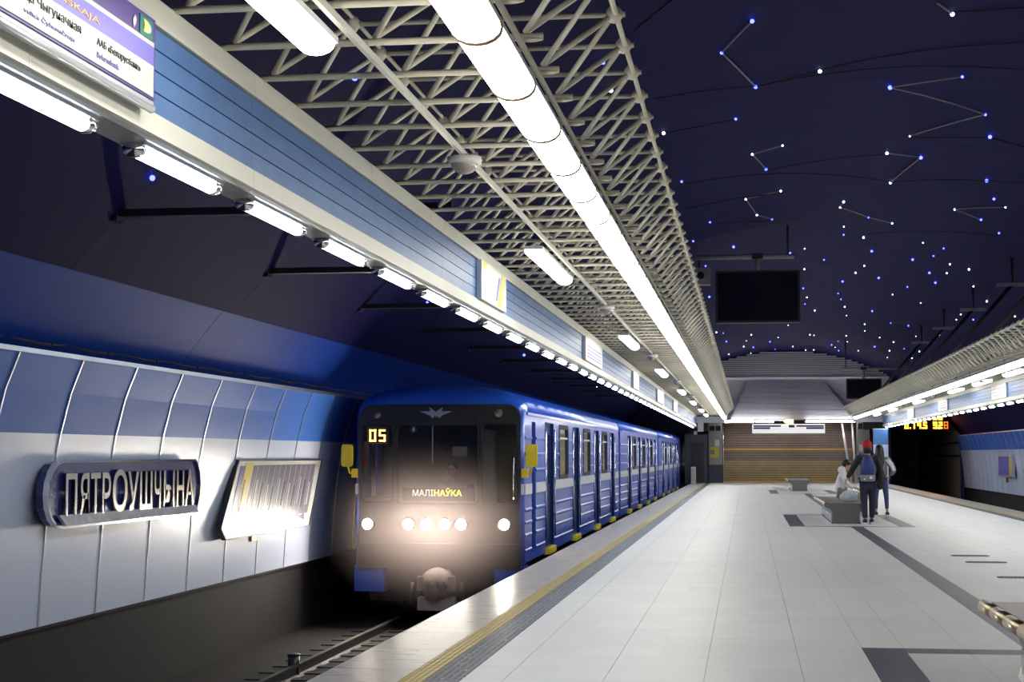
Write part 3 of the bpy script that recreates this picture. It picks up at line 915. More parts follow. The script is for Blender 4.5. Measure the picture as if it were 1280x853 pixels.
for i, (y0, y1, lab) in enumerate(((15.72, 17.38, 'white and yellow notice board on the left fascia, nearest of the small boards'),
                                    (26.15, 29.2, 'pale violet route board on the left fascia, second of the small boards'),
                                    (37.4, 39.3, 'narrow white board on the left fascia, third of the small boards'),
                                    (47.5, 51.1, 'small pale board on the left fascia, fourth of the small boards'),
                                    (58.0, 61.2, 'small pale board on the left fascia, farthest of the small boards'))):
    t = thing('fascia_board', (-2.52, y0, 3.0), lab, 'sign', 'boards along the left fascia')
    MB().box(-2.545, -2.50, y0, y1, 2.985, 3.355).build('panel', M['sign_white'], t)
    MB().box(-2.545, -2.495, y0 - .03, y0, 2.98, 3.36).build('frame_edge', M['alu'], t)
    L = y1 - y0
    if i == 0:
        MB().plate([(y0 + .0, 3.355), (y0 + .38, 3.355), (y0 + .0, 3.24)], [], lambda u, v, d: (-2.497 - d, u, v), .004).build('yellow_corner', M['yellow_print'], t)
        MB().plate([(y0 + 1.03, 3.0), (y0 + 1.25, 3.0), (y0 + 1.55, 3.34), (y0 + 1.33, 3.34)], [], lambda u, v, d: (-2.497 - d, u, v), .004).build('yellow_stripe', M['yellow_print'], t)
        MB().plate([(y0 + .93, 3.05), (y0 + 1.0, 3.05), (y0 + 1.22, 3.3), (y0 + 1.13, 3.3)], [], lambda u, v, d: (-2.497 - d, u, v), .004).build('violet_stripe', M['violet'], t)
    elif i == 1:
        for z in (3.05, 3.10, 3.16, 3.22):
            MB().box(-2.5, -2.496, y0 + .3, y1 - .2, z, z + .018).build('print_line', M['ink_violet'], t)

for y0, lab in ((45.0, 'nearest'), (58.0, 'middle'), (69.5, 'farthest')):
    t = thing('fascia_board', (6.72, y0, 3.0), 'pale lilac notice board on the right fascia, %s of the three' % lab, 'sign', 'boards along the right fascia')
    MB().box(6.70, 6.745, y0, y0 + 2.6, 2.985, 3.355).build('panel', M['sign_white'], t)
    MB().box(6.695, 6.745, y0 - .05, y0, 2.98, 3.36).build('frame_edge', M['alu'], t)
    for z in (3.08, 3.17, 3.25):
        MB().box(6.696, 6.70, y0 + .3, y0 + 2.3, z, z + .02).build('print_line', M['ink_violet'], t)

# ------------------------------------------------------------------ station name sign on the left wall
ss = thing('station_sign', (-6.8, 17.5, .8), 'blue station name sign with raised chrome Cyrillic letters on the left wall', 'sign')
sh_ = []
for k in range(9):
    a = math.radians(90 + 180 * k / 8)
    sh_.append((15.66 + .36 * math.cos(a), 1.105 + .32 * math.sin(a)))
sh_ += [(19.62, .785), (19.72, .86), (19.80, 1.0), (19.82, 1.13), (19.78, 1.28), (19.70, 1.38), (19.62, 1.425)]
MB().plate(sh_, [], lambda u, v, d: (-6.66 - d, u, v), .1).build('backing', M['sign_blue'], ss)
grow = [(17.6 + (u - 17.6) * 1.006, 1.105 + (v - 1.105) * 1.05) for u, v in sh_]
shr = [(17.6 + (u - 17.6) * .996, 1.105 + (v - 1.105) * .97) for u, v in sh_]
MB().plate(grow, [shr], lambda u, v, d: (-6.632 - d, u, v), .05).build('rim', M['chrome'], ss)
lip = [(15.55, .905), (15.62, .80), (19.60, .80), (19.62, .885)]
MB().plate(lip, [], lambda u, v, d: (-6.622 - d + (.05 if v < .85 else 0), u, v), .035).build('lower_lip', M['chrome_glint'], ss)
for ch, a, b in (('П', 15.69, 15.97), ('Я', 16.05, 16.28), ('Т', 16.32, 16.58), ('Р', 16.63, 16.86), ('О', 16.92, 17.34), ('У', 17.36, 17.68), ('Ш', 17.72, 18.1), ('Ч', 18.17, 18.38), ('Ы', 18.48, 18.84), ('Н', 18.92, 19.17), ('А', 19.22, 19.53)):
    h_ = .42
    if ch == 'О':
        h_ = .45
    text('letter', ch, M['bronze'], ss, WALLM, (-6.64, a, .89), w=b - a, h=h_, ext=.022, res=4, bold=.012)
MB().box(-6.93, -6.74, 16.2, 16.3, .95, 1.25).box(-6.93, -6.74, 18.9, 19.0, .95, 1.25).build('mount', M['black_metal'], ss)

# route map board
mpb = thing('route_map', (-6.84, 23.5, .4), 'slanted white and grey route map board with a yellow stripe on the left wall', 'sign')
out = [(21.73, 1.406), (26.1, 1.40), (25.35, .41), (21.2, .395), (20.99, .55)]
fw = lambda off: (lambda u, v, d: (-6.74 + off - d, u, v))
MB().plate(out, [], fw(0), .05).build('board', M['sign_white'], mpb)
big = [(23.5 + (u - 23.5) * 1.012, .9 + (v - .9) * 1.035) for u, v in out]
MB().plate(big, [out], fw(.008), .06).build('frame', M['black_metal'], mpb)


def sl(u0, u1, z0, z1):
    k = .66  # lean of the printed stripes
    return [(u0 + k * (z0 - .46), z0), (u1 + k * (z0 - .46), z0), (u1 + k * (z1 - .46), z1), (u0 + k * (z1 - .46), z1)]


MB().plate(sl(21.22, 21.42, .60, 1.34), [], fw(.004), .005).build('violet_stripe', M['print_dk'], mpb)
MB().plate(sl(21.44, 21.80, .42, 1.385), [], fw(.004), .005).build('yellow_stripe', M['yellow_print'], mpb)
MB().plate(sl(21.84, 25.15, .60, 1.345), [], fw(.004), .005).build('grey_field', M['grey_print'], mpb)
for k in range(11):
    u = 22.0 + k * .285
    MB().plate(sl(u, u + .028, .62, 1.335), [], fw(.008), .004).build('white_line', M['sign_white'], mpb)
    MB().plate(sl(u + .1, u + .14, .70 + .03 * (k % 3), 1.15 - .04 * (k % 4)), [], fw(.008), .004).build('print_line', M['cable_grey'] if k % 2 else M['white'], mpb)
zig = []
n = 15
for k in range(n + 1):
    zig.append((21.9 + 3.15 * k / n, .535 - (.03 if k % 2 else 0)))
for k in range(n, -1, -1):
    zig.append((21.9 + 3.15 * k / n, .57 + (.03 if k % 2 else 0)))
MB().plate(zig, [], fw(.008), .005).build('zigzag_border', M['print_dk'], mpb)
text('lettering', 'Мінскі метрапалітэн', M['ink'], mpb, Matrix.Translation((0, 0, 0)) @ WALLM @ Matrix.Rotation(math.radians(57), 4, 'Z'), (-6.731, 21.72, .70), w=.52, h=.07, ext=.001)
tag(MB().box(-6.875, -6.862, 22.75, 23.02, .28, .40).build('notice', M['orange']), 'small orange notice stuck under the route map board', 'notice')

# cable along the left wall
mb = MB()
pts = []
for k in range(150):
    y = 2 + k * .35
    ph = ((y - 13.1) % 1.47) / 1.47
    pts.append((-6.76, y, 2.60 - .035 * math.sin(PI * ph)))
cb_ = thing('wall_cable', (-6.76, 14, 2.6), 'grey cable sagging between clips above the left wall panels', 'cable')
mb.tube(pts, .016, 6).build('cable', M['cable_grey'], cb_)
c0 = MB().box(-6.86, -6.735, 2.35, 2.37, 2.56, 2.66).build('clip', M['black_metal'], cb_)
for k in range(1, 34):
    inst(c0, 'clip', cb_, (0, 1.47 * k, 0))
# post on the track bed
pst = thing('track_marker', (-5.6, 20.4, -1.25), 'short dark round post on the left track bed', 'post')
MB().bar((-5.6, 20.4, -1.25), (-5.6, 20.4, -1.0), .075, 14).build('body', M['mask'], pst, True)
MB().bar((-5.6, 20.4, -1.0), (-5.6, 20.4, -.975), .082, 14).build('cap', M['black_metal'], pst, True)

# ------------------------------------------------------------------ the train
TX = -4.81
HB = 1.35               # half width of a car
ROOF = [(HB, 2.14), (HB - .005, 2.24), (1.31, 2.33), (1.23, 2.41), (1.08, 2.485), (.85, 2.545), (.5, 2.595), (0, 2.615)]
ROOF = ROOF + [(-a, b) for a, b in reversed(ROOF[:-1])]
DOORS = [(2.75, 4.05), (7.35, 8.65), (12.05, 13.35), (16.55, 17.85)]
WINS = [(4.95, 6.45), (9.6, 11.1), (14.25, 15.6)]
CARL = 19.35


def make_car(Y, label, cab=False):
    t = thing('metro_car', (TX, Y + CARL / 2, -1.1), label, 'train car', 'cars of the blue train')
    # side walls with door and window openings
    for s in (1, -1):
        holes = [rr(a, -.12, b, 2.05, .05, 2) for a, b in DOORS] + [rr(a, 1.08, b, 2.0, .1, 3) for a, b in WINS]
        if cab:
            holes.append(rr(.95, -.10, 1.45, 2.03, .05, 2))
        MB().plate(rect(.12 if cab else 0, -.2, CARL, 2.15), holes, lambda u, v, d: (TX + s * (HB - d), Y + u, v), .05).build('side_wall', M['train'], t)
        fn = lambda o: (lambda u, v, d: (TX + s * (HB + o - d), Y + u, v))
        for a, b in DOORS:
            lf = None
            for q in range(2):
                ya, yb = (a + .01, (a + b) / 2 - .006) if q == 0 else ((a + b) / 2 + .006, b - .01)
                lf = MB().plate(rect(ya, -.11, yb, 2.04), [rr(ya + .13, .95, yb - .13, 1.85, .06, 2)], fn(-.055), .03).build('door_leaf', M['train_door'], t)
                MB().plate(rr(ya + .125, .945, yb - .125, 1.855, .06, 2), [], fn(-.07), .006).build('pane', M['glass'], lf)
                MB().plate(rect(ya, .86, yb, 1.02), [], fn(-.052), .004).build('band', M['train_band'], lf) if q < 0 else None
            for yy in (a + .004, b - .034):
                MB().box(*sorted((TX + s * (HB - .052), TX + s * (HB + .003))), Y + yy, Y + yy + .03, -.11, 2.04).build('door_frame', M['train_door'], t)
            if s > 0:
                MB().box(TX + HB - .02, TX + HB + .06, Y + a + .1, Y + b - .1, -.23, -.12).build('step_plate', M['yellow'], t)
                for yy in (a - .035, b + .035):
                    MB().bar((TX + HB + .02, Y + yy, .05), (TX + HB + .02, Y + yy, 1.95), .016, 6).build('grab_rail', M['chrome'], t, True)
        for a, b in WINS:
            fr = MB().plate(rr(a - .05, 1.04, b + .05, 2.05, .12, 3), [rr(a + .03, 1.11, b - .03, 1.97, .08, 3)], fn(.014), .06).build('window_frame', M['rubber'], t)
            MB().plate(rr(a + .02, 1.10, b - .02, 1.98, .08, 3), [], fn(-.02), .006).build('pane', M['glass'], fr)
            MB().plate(rect(a + .03, 1.78, b - .03, 1.815), [], fn(.0), .03).build('transom', M['train_band'], fr)
        # white band, ribs between the openings
        cuts = sorted([(a - .03, b + .03) for a, b in DOORS] + ([(.93, 1.47)] if cab else []))
        segs = []
        y = .02 if not cab else .1
        for a, b in cuts:
            if a - y > .1:
                segs.append((y, a))
            y = b
        segs.append((y, CARL - .02))
        for a, b in segs:
            MB().plate(rect(a, .865, b, 1.03) if True else None, [], fn(.012), .012).build('white_band', M['train_band'], t)
            if s > 0:
                sub = [(a, b)]
                for wa, wb_ in WINS:
                    if a < wa and wb_ < b:
                        sub = [(a, wa - .06), (wb_ + .06, b)]
                for z in (-.02, .22, .42, .62):
                    MB().sweep([(TX + HB, z - .03), (TX + HB + .016, z - .012), (TX + HB + .016, z + .012), (TX + HB, z + .03)], Y + a, Y + b).build('rib', M['train'], t)
                for c, d in sub:
                    for z in (1.24, 1.50, 1.76):
                        MB().sweep([(TX + HB, z - .03), (TX + HB + .016, z - .012), (TX + HB + .016, z + .012), (TX + HB, z + .03)], Y + c, Y + d).build('rib', M['train'], t)
        MB().box(TX + s * HB - .02, TX + s * HB + .02, Y + .3, Y + CARL - .05, 2.125, 2.165).build('gutter', M['train_roof'], t)
    # roof
    y0 = .42 if cab else 0
    MB().sweep([(TX + a, b) for a, b in ROOF], Y + y0, Y + CARL).build('roof', M['train_roof'], t, True)
    # floor, underframe, interior
    MB().box(TX - HB + .06, TX + HB - .06, Y + .15, Y + CARL - .02, -.2, -.12).build('car_floor', M['cabgrey'], t)
    MB().box(TX - HB + .12, TX + HB - .12, Y + .6, Y + CARL - .3, -.85, -.2).build('underframe', M['black_metal'], t)
    for yb in (2.6, 15.8):
        for ww in (-1, 1):
            for q in (-1.05, 1.05):
                MB().bar((TX + ww * .70, Y + yb + q, -.68), (TX + ww * .82, Y + yb + q, -.68), .42, 20).build('wheel', M['steel'], t, True)
    for a, b in WINS:
        for yy in (a - .16, b + .10):
            MB().box(TX + .55, TX + HB - .06, Y + yy, Y + yy + .03, -.12, 2.05).build('seat_screen', M['interior'], t)
        MB().box(TX + .85, TX + HB - .07, Y + a - .1, Y + b + .1, .3, .42).build('seat', M['cabgrey'], t)
    a = 1.95 if cab else .05
    MB().box(TX - HB + .35, TX - HB + .40, Y + a, Y + CARL - .1, -.12, 2.1).build('lining', M['interior'], t)
    MB().box(TX - HB + .4, TX + HB - .06, Y + CARL - .1, Y + CARL, -.12, 2.12).build('end_wall', M['train'], t)
    if not cab:
        MB().box(TX - HB + .06, TX + HB - .06, Y, Y + .06, -.12, 2.12).build('end_wall', M['train'], t)
    MB().box(TX - .2, TX + .2, Y + a + .3, Y + CARL - .4, 2.08, 2.12).build('ceiling_lamp', M['interior_lamp'], t)
    return t


ordn = ['first car of the blue train, with the cab and headlights', 'second car of the blue train, behind the cab car', 'third car of the blue train, beyond the second', 'last visible car of the blue train, entering from the tunnel']
Y1 = 26.0
cars = [make_car(Y1 + 20.1 * i, ordn[i], i == 0) for i in range(4)]
car = cars[0]
FX = lambda u, v, d: (TX + u, Y1 + d, v)


def FXo(o):
    return lambda u, v, d: (TX + u, Y1 + o + d, v)


# front dome of the roof
rings = []
for q in range(7):
    a = PI / 2 * q / 6
    f = math.sin(a)
    rings.append([(TX + u * (.955 + .045 * f), Y1 + .02 + .42 * (1 - math.cos(a)) ** 1.0, 2.14 + (v - 2.14) * (.42 + .58 * f) if v > 2.14 else v) for u, v in ROOF])
MB().loft(rings, close=False, cap=False).build('roof_dome', M['train_roof'], car, True)
MB().plate([(u * .955, 2.14 + (v - 2.14) * .42) for u, v in ROOF], [], FXo(.02), .02).build('brow', M['train_roof'], car)
# rounded corner posts
for s in (1, -1):
    pr = []
    for k in range(6):
        a = math.radians(90 * k / 5)
        pr.append((TX + s * (HB - .10 + .10 * math.sin(a)), Y1 + .12 - .10 * math.cos(a)))
    pr += [(TX + s * (HB - .06), Y1 + .12), (TX + s * (HB - .10), Y1 + .06)]
    mb = MB()
    n = len(pr)
    mb.add([(x, y, -.25) for x, y in pr] + [(x, y, 2.16) for x, y in pr], [(k, (k + 1) % n, n + (k + 1) % n, n + k) for k in range(n)] + [tuple(range(n)), tuple(range(n, 2 * n))])
    mb.build('corner_post', M['train'], car, True)
# front mask with window openings
win_c, win_l, win_r = (-.664, .735, .613, 1.955), (-1.235, .76, -.755, 1.945), (.70, .735, 1.235, 1.97)
mask_o = rr(-1.30, -.26, 1.30, 2.285, .22, 5)
mask_o = [(u, v) if v > 0 else (max(-1.28, min(1.28, u * 1.04)), max(-.26, v)) for u, v in mask_o]
MB().plate(mask_o, [rr(*win_c, .05, 3), rr(*win_l, .05, 3), rr(*win_r, .06, 3)], FX, .05).build('front_mask', M['mask'], car)
MB().plate(rr(-1.30, -.3, 1.30, .1, .03), [], FXo(-.03), .06).build('bumper', M['mask'], car)
for nm, w in (('windscreen', win_c), ('side_window', win_l), ('door_window', win_r)):
    g_ = (w[0] - .03, w[1] - .03, w[2] + .03, w[3] + .03)
    fr = MB().plate(rr(*g_, .07, 3), [rr(*w, .05, 3)], FXo(-.012), .02).build('window_frame', M['rubber'], car)
    MB().plate(rr(w[0] - .01, w[1] - .01, w[2] + .01, w[3] + .01, .05, 3), [], FXo(.02), .006).build(nm, M['glass'], fr)
# upper panel with lamps, emblem
MB().plate(rr(-1.18, 2.02, .60, 2.27, .08, 4), [rr(-1.165, 2.035, .585, 2.255, .07, 4)], FXo(-.010), .012).build('panel_trim', M['rubber'], car)
lb = MB().plate(rr(.68, 2.04, 1.245, 2.245, .09, 5), [], FXo(-.012), .014).build('lamp_box', M['rubber'], car)
mb = MB()
mb.bar((TX + .95, Y1 - .03, 2.145), (TX + .95, Y1, 2.145), .065, 16)
mb.build('marker_lamp', M['coupler'], lb, True)
MB().bar((TX - 1.0, Y1 - .012, 2.13), (TX - 1.0, Y1, 2.13), .062, 18).build('marker_lamp', M['coupler'], car, True)
emb = [(-.315, 2.175), (-.14, 2.178), (-.155, 2.238), (-.05, 2.165), (.055, 2.238), (.04, 2.178), (.215, 2.175), (.035, 2.105), (.02, 2.075), (-.015, 2.075), (-.025, 2.12), (-.05, 2.085), (-.075, 2.12), (-.085, 2.075), (-.12, 2.075), (-.135, 2.105)]
MB().plate([(u, v) for u, v in emb], [], FXo(-.022), .02).build('metro_emblem', M['alu'], car)


def seg7(ch):
    return {'0': 'abcdef', '1': 'bc', '2': 'abged', '3': 'abgcd', '4': 'fgbc', '5': 'afgcd', '8': 'abcdefg', '9': 'abcdfg', 'U': 'fedcb'}[ch]


def digits(parent, s, m, fn, x, z, w, h, gap, th):
    for ch in s:
        if ch == ' ':
            x += w + gap
            continue
        if ch == '.':
            mb = MB().plate(rect(x - gap * .6, z, x - gap * .6 + th, z + th), [], fn, .004)
            mb.build('segment', m, parent)
            continue
        R = dict(a=(0, h - th, w, h), d=(0, 0, w, th), g=(0, h / 2 - th / 2, w, h / 2 + th / 2), f=(0, h / 2, th, h), e=(0, 0, th, h / 2), b=(w - th, h / 2, w, h), c=(w - th, 0, w, h / 2))
        mb = MB()
        for c in seg7(ch):
            r_ = R[c]
            mb.plate(rect(x + r_[0], z + r_[1], x + r_[2], z + r_[3]), [], fn, .004)
        mb.build('digit', m, parent, fix=False)
        x += w + gap


# route number display and destination board behind the glass
rd = MB().plate(rect(-1.165, 1.675, -.835, 1.92), [], FXo(.06), .03).build('number_display', M['rubber'], car)
MB().plate(rect(-1.175, 1.665, -.825, 1.93), [rect(-1.16, 1.68, -.84, 1.915)], FXo(.05), .01).build('display_rim', M['grey_plate'], rd)
digits(rd, '05', M['amber'], FXo(.052), -1.135, 1.70, .105, .19, .05, .026)
MB().plate(rect(-1.225, 1.08, -1.15, 1.70), [], FXo(.07), .02).build('pillar_strip', M['grey_plate'], car)
MB().plate(rect(-1.225, 1.30, -1.16, 1.62), [], FXo(.055), .015).build('red_flag', M['red'], car)
db_ = MB().plate(rect(-.60, .76, .56, .965), [], FXo(.05), .05).build('destination_board', M['mask'], car)
text('lettering', 'МАЛІ', M['dest_white'], db_, FRONTM, (TX - .43, Y1 + .045, .842), w=.33, h=.098, ext=.002)
text('lettering', 'НАЎКА', M['dest_yellow'], db_, FRONTM, (TX - .085, Y1 + .045, .842), w=.44, h=.125, ext=.002, bold=.012)
# headlights
for u in (-1.14, -.482, -.194, .094, .358, 1.04):
    hl = MB().bar((TX + u, Y1 - .04, .40), (TX + u, Y1 + .02, .40), .105, 20).build('headlight', M['rubber'], car, True)
    MB().sphere((TX + u, Y1 - .035, .40), .082, 16, 8, (1, .35, 1)).build('lens', M['headlight'], hl, True)
    ld = bpy.data.lights.new('headlight_beam', 'SPOT')
    ld.energy = HEAD_W
    ld.spot_size = math.radians(120)
    ld.spot_blend = 1.0
    ld.shadow_soft_size = .08
    ld.color = (1.0, .90, .80)
    lo_ = bpy.data.objects.new('headlight_beam', ld)
    COL.objects.link(lo_)
    lo_.location = (TX + u, Y1 - .09, .40)
    lo_.rotation_euler = (math.radians(87), 0, PI)
# thin haze added in front of the cab for the glow around the headlights
hz = bpy.data.materials.new('haze')
hz.use_nodes = True
hz.node_tree.nodes.clear()
ho = hz.node_tree.nodes.new('ShaderNodeOutputMaterial')
hv = hz.node_tree.nodes.new('ShaderNodeVolumeScatter')
hv.inputs['Color'].default_value = (1.0, .81, .77, 1)
hv.inputs['Anisotropy'].default_value = .15
hl_ = hz.node_tree.links
hg = hz.node_tree.nodes.new('ShaderNodeTexCoord')
hm = hz.node_tree.nodes.new('ShaderNodeMapping')
hm.inputs['Location'].default_value = (-.85, -1, -1)
hm.inputs['Scale'].default_value = (1.7, 2, 2)
hr = hz.node_tree.nodes.new('ShaderNodeVectorMath')
hr.operation = 'LENGTH'
hmr = hz.node_tree.nodes.new('ShaderNodeMapRange')
hmr.interpolation_type = 'SMOOTHSTEP'
hmr.inputs['From Min'].default_value = 0.1
hmr.inputs['From Max'].default_value = 1.0
hmr.inputs['To Min'].default_value = .27
hmr.inputs['To Max'].default_value = 0
hl_.new(hg.outputs['Generated'], hm.inputs['Vector'])
hl_.new(hm.outputs[0], hr.inputs[0])
hl_.new(hr.outputs['Value'], hmr.inputs['Value'])
hl_.new(hmr.outputs['Result'], hv.inputs['Density'])
hl_.new(hv.outputs[0], ho.inputs['Volume'])
tag(MB().box(-6.35, -3.25, 24.3, Y1 - .09, -.95, 1.75).build('haze', hz), 'thin warm haze added in front of the train for the headlight glow', 'haze', kind='stuff')
# cab: partition, console, handrail, wiper, mirrors
MB().box(TX - HB + .06, TX + .62, Y1 + 1.85, Y1 + 1.9, -.12, 2.12).build('cab_partition', M['cabgrey'], car)
MB().box(TX + .62, TX + HB - .06, Y1 + 1.85, Y1 + 1.9, -.12, 2.12).build('cab_partition', M['olive'], car)
MB().box(TX - HB + .1, TX + .62, Y1 + .12, Y1 + .5, .3, .82).build('console', M['cabgrey'], car)
MB().box(TX + .62, TX + .66, Y1 + .1, Y1 + 1.85, -.1, 1.9).build('cab_post', M['cabgrey'], car)
MB().plate(rect(.21, 1.47, .44, 1.62), [], FXo(.04), .004).build('paper_notice', M['grey_plate'], car)
MB().sphere((TX - .47, Y1 + .25, 1.90), .06, 12, 8).build('cab_fan', M['alu'], car, True)
MB().bar((TX + 1.19, Y1 - .04, .8), (TX + 1.19, Y1 - .04, 1.5), .012, 6).build('door_handrail', M['chrome'], car, True)
MB().tube([(TX - .10, Y1 - .03, 1.93), (TX - .10, Y1 - .03, 1.35)], .008, 6).build('wiper', M['grey_plate'], car)
for s in (1, -1):
    mr_ = MB().plate(rr(1.385, 1.30, 1.565, 1.655, .04, 3), [], lambda u, v, d: (TX + s * u, Y1 - .05 + d, v), .06).build('mirror', M['yellow'], car)
    MB().tube([(TX + s * 1.47, Y1 + .02, 1.30), (TX + s * 1.45, Y1 + .05, 1.2), (TX + s * 1.33, Y1 + .06, 1.2)], .018, 6).build('mirror_arm', M['yellow'], mr_)
    MB().box(TX + s * 1.36 - .05, TX + s * 1.36 + .05, Y1 - .01, Y1 + .08, 1.13, 1.27).build('mirror_bracket', M['yellow'], mr_)
    lo, hi = sorted((TX + s * 1.36, TX + s * .88))
    MB().box(lo, hi, Y1 + .02, Y1 + .5, -.66, -.26).build('skirt', M['train'], car)
    MB().plate(rect(1.30, .865, 1.35, 1.03), [], lambda u, v, d: (TX + s * u, Y1 + .012 + d, v), .02).build('white_band', M['train_band'], car)
# coupler
cp = MB().bar((TX + .0, Y1 - .28, -.52), (TX + .0, Y1 + .3, -.52), .25, 22).build('coupler', M['coupler'], car, True)
MB().bar((TX - .08, Y1 - .34, -.50), (TX - .08, Y1 - .28, -.50), .09, 14).build('coupler_cone', M['steel'], cp, True)
MB().bar((TX + .10, Y1 - .30, -.55), (TX + .10, Y1 - .275, -.55), .08, 14).build('coupler_socket', M['rubber'], cp, True)
MB().box(TX - .29, TX - .2, Y1 - .3, Y1 - .1, -.62, -.4).box(TX + .2, TX + .29, Y1 - .3, Y1 - .1, -.62, -.4).build('coupler_ears', M['coupler'], cp)
MB().box(TX - .30, TX + .28, Y1 - .2, Y1 + .1, -.93, -.73).build('coupler_tray', M['grey_plate'], car)
for u in (-.40, .38):
    MB().bar((TX + u, Y1 - .12, -.85), (TX + u, Y1 - .12, -.5), .03, 8).build('hose', M['rubber'], car, True)
MB().box(TX - 1.1, TX + 1.1, Y1 + .2, Y1 + .7, -.6, -.25).build('headstock', M['black_metal'], car)


# ------------------------------------------------------------------ people
def skinmesh(chains, radii, root, sub=1):
    """chains: list of joint-name paths; radii {name: (pos, r)} -> mesh"""
    bm = bmesh.new()
    vm = {}
    sk = bm.verts.layers.skin.verify()
    for n, (p, r) in radii.items():
        v = bm.verts.new(p)
        rx = r if isinstance(r, tuple) else (r, r)
        v[sk].radius = rx
        v[sk].use_root = (n == root)
        vm[n] = v
    for ch in chains:
        for a, b in zip(ch, ch[1:]):
            bm.edges.new((vm[a], vm[b]))
    me = bpy.data.meshes.new('sk')
    bm.to_mesh(me)
    bm.free()
    o = bpy.data.objects.new('sk', me)
    COL.objects.link(o)
    md = o.modifiers.new('s', 'SKIN')
    md.branch_smoothing = .3
    sb = o.modifiers.new('u', 'SUBSURF')
    sb.levels = sub
    sb.render_levels = sub
    dg = bpy.context.evaluated_depsgraph_get()
    r = bpy.data.meshes.new_from_object(o.evaluated_get(dg))
    bpy.data.objects.remove(o)
    return r


def merge(meshes):
    bm = bmesh.new()
    for m_ in meshes:
        bm.from_mesh(m_)
    me = bpy.data.meshes.new('m')
    bm.to_mesh(me)
    bm.free()
    me.materials.clear()
    return me


def hand(w, d, side, curl=.6):
    """wrist w, direction d, palm side normal side -> list of meshes with palm and five fingers"""
    w, d = Vector(w), Vector(d).normalized()
    n = Vector(side).normalized()
    c = d.cross(n).normalized()
    R = {'w': (w, .024), 'p': (w + d * .05, (.036, .018)), 'q': (w + d * .085, (.034, .016))}
    ms = [skinmesh([('w', 'p', 'q')], R, 'w', 1)]
    for k, (o, L) in enumerate(((-.027, .062), (-.009, .075), (.009, .070), (.027, .052))):
        b = w + d * .075 + c * o
        m1 = b + d * L * .5 + n * .01
        m2 = b + d * L * .8 + n * (.01 + .03 * curl)
        m3 = b + d * L * .85 + n * (.015 + .055 * curl)
        ms.append(skinmesh([('a', 'b', 'c', 'd')], {'a': (b, .0095), 'b': (m1, .009), 'c': (m2, .0085), 'd': (m3, .007)}, 'a', 1))
    b = w + d * .025 - c * .028
    ms.append(skinmesh([('a', 'b', 'c')], {'a': (b, .013), 'b': (b + d * .03 - c * .018 + n * .01, .011), 'c': (b + d * .055 - c * .02 + n * .02, .008)}, 'a', 1))
    return ms


def head_mesh(c, f, r=.098):
    """head centre c, facing f"""
    c, f = Vector(c), Vector(f).normalized()
    up = Vector((0, 0, 1))
    sd = f.cross(up).normalized()
    mb = MB().sphere((0, 0, 0), 1, 18, 14)
    vs = []
    for p in mb.v:
        x, y, z = p
        # x side, y front, z up
        wd = .80 - (.16 * max(0, -z) if z < 0 else 0)
        fy = 1.0 - (.12 if (z < -.2 and y < 0) else 0)
        X_, Y_, Z_ = x * wd * r, y * fy * r * 1.0, z * r * 1.22
        if y > .8 and -.35 < z < .12:
            Y_ += .022 * (1 - abs(z + .12) / .25) if abs(z + .12) < .25 and abs(x) < .3 else 0   # nose
        if y > .7 and -.05 < z < .22 and .15 < abs(x) < .6:
            Y_ -= .008                                                                             # eye sockets
        if y > .6 and -.62 < z < -.42 and abs(x) < .4:
            Y_ += .006                                                                             # lips
        vs.append(c + sd * X_ + f * Y_ + up * Z_)
    mb.v = [tuple(v) for v in vs]
    for q in (-1, 1):
        e = c + sd * q * .078 + up * (-.01)
        mb.sphere(tuple(e), .024, 8, 5, (.7, .7, 1.2))
    me = bpy.data.meshes.new('h')
    me.from_pydata(mb.v, [], mb.f)
    return me


def face_parts(root, c, f, r=.098):
    c, f = Vector(c), Vector(f).normalized()
    up = Vector((0, 0, 1))
    sd = f.cross(up).normalized()
    for q in (-1, 1):
        e = c + f * r * .86 + sd * q * .034 + up * .012
        MB().sphere(tuple(e), .012, 8, 5).build('eye', M['ink'], root, True)
    m_ = c + f * r * .88 + up * (-.058)
    MB().sphere(tuple(m_), .02, 8, 5, (abs(sd.x) + .3, abs(sd.y) + .3, .3)).build('mouth', M['red'], root, True)


def shoe(root, heel, d, lift=0.0, sole=True, m_='shoe'):
    h, d = Vector(heel), Vector(d)
    d.z = 0
    d.normalize()
    sd = Vector((-d.y, d.x, 0))
    rings = []
    for t, w, z in ((-.045, .032, .07), (.0, .044, .105), (.06, .046, .11), (.12, .050, .085), (.20, .052, .065), (.26, .032, .045)):
        ring = []
        for k in range(10):
            a = 2 * PI * k / 10
            ring.append(tuple(h + d * t + sd * w * math.cos(a) + Vector((0, 0, .018 + z * .5 + z * .5 * math.sin(a) + lift))))
        rings.append(ring)
    o = MB().loft(rings).build('shoe', M[m_], root, True)
    if sole:
        out = [(-.055, .03), (.0, .048), (.12, .055), (.2, .056), (.275, .026)]
        lp = [h + d * t + sd * w for t, w in out] + [h + d * t - sd * w for t, w in reversed(out)]
        n = len(lp)
        mb = MB().add([(p.x, p.y, .0 + lift) for p in lp] + [(p.x, p.y, .042 + lift) for p in lp], [(k, (k + 1) % n, n + (k + 1) % n, n + k) for k in range(n)] + [tuple(range(n)), tuple(range(n, 2 * n))])
        mb.build('sole', M['sole'], o)


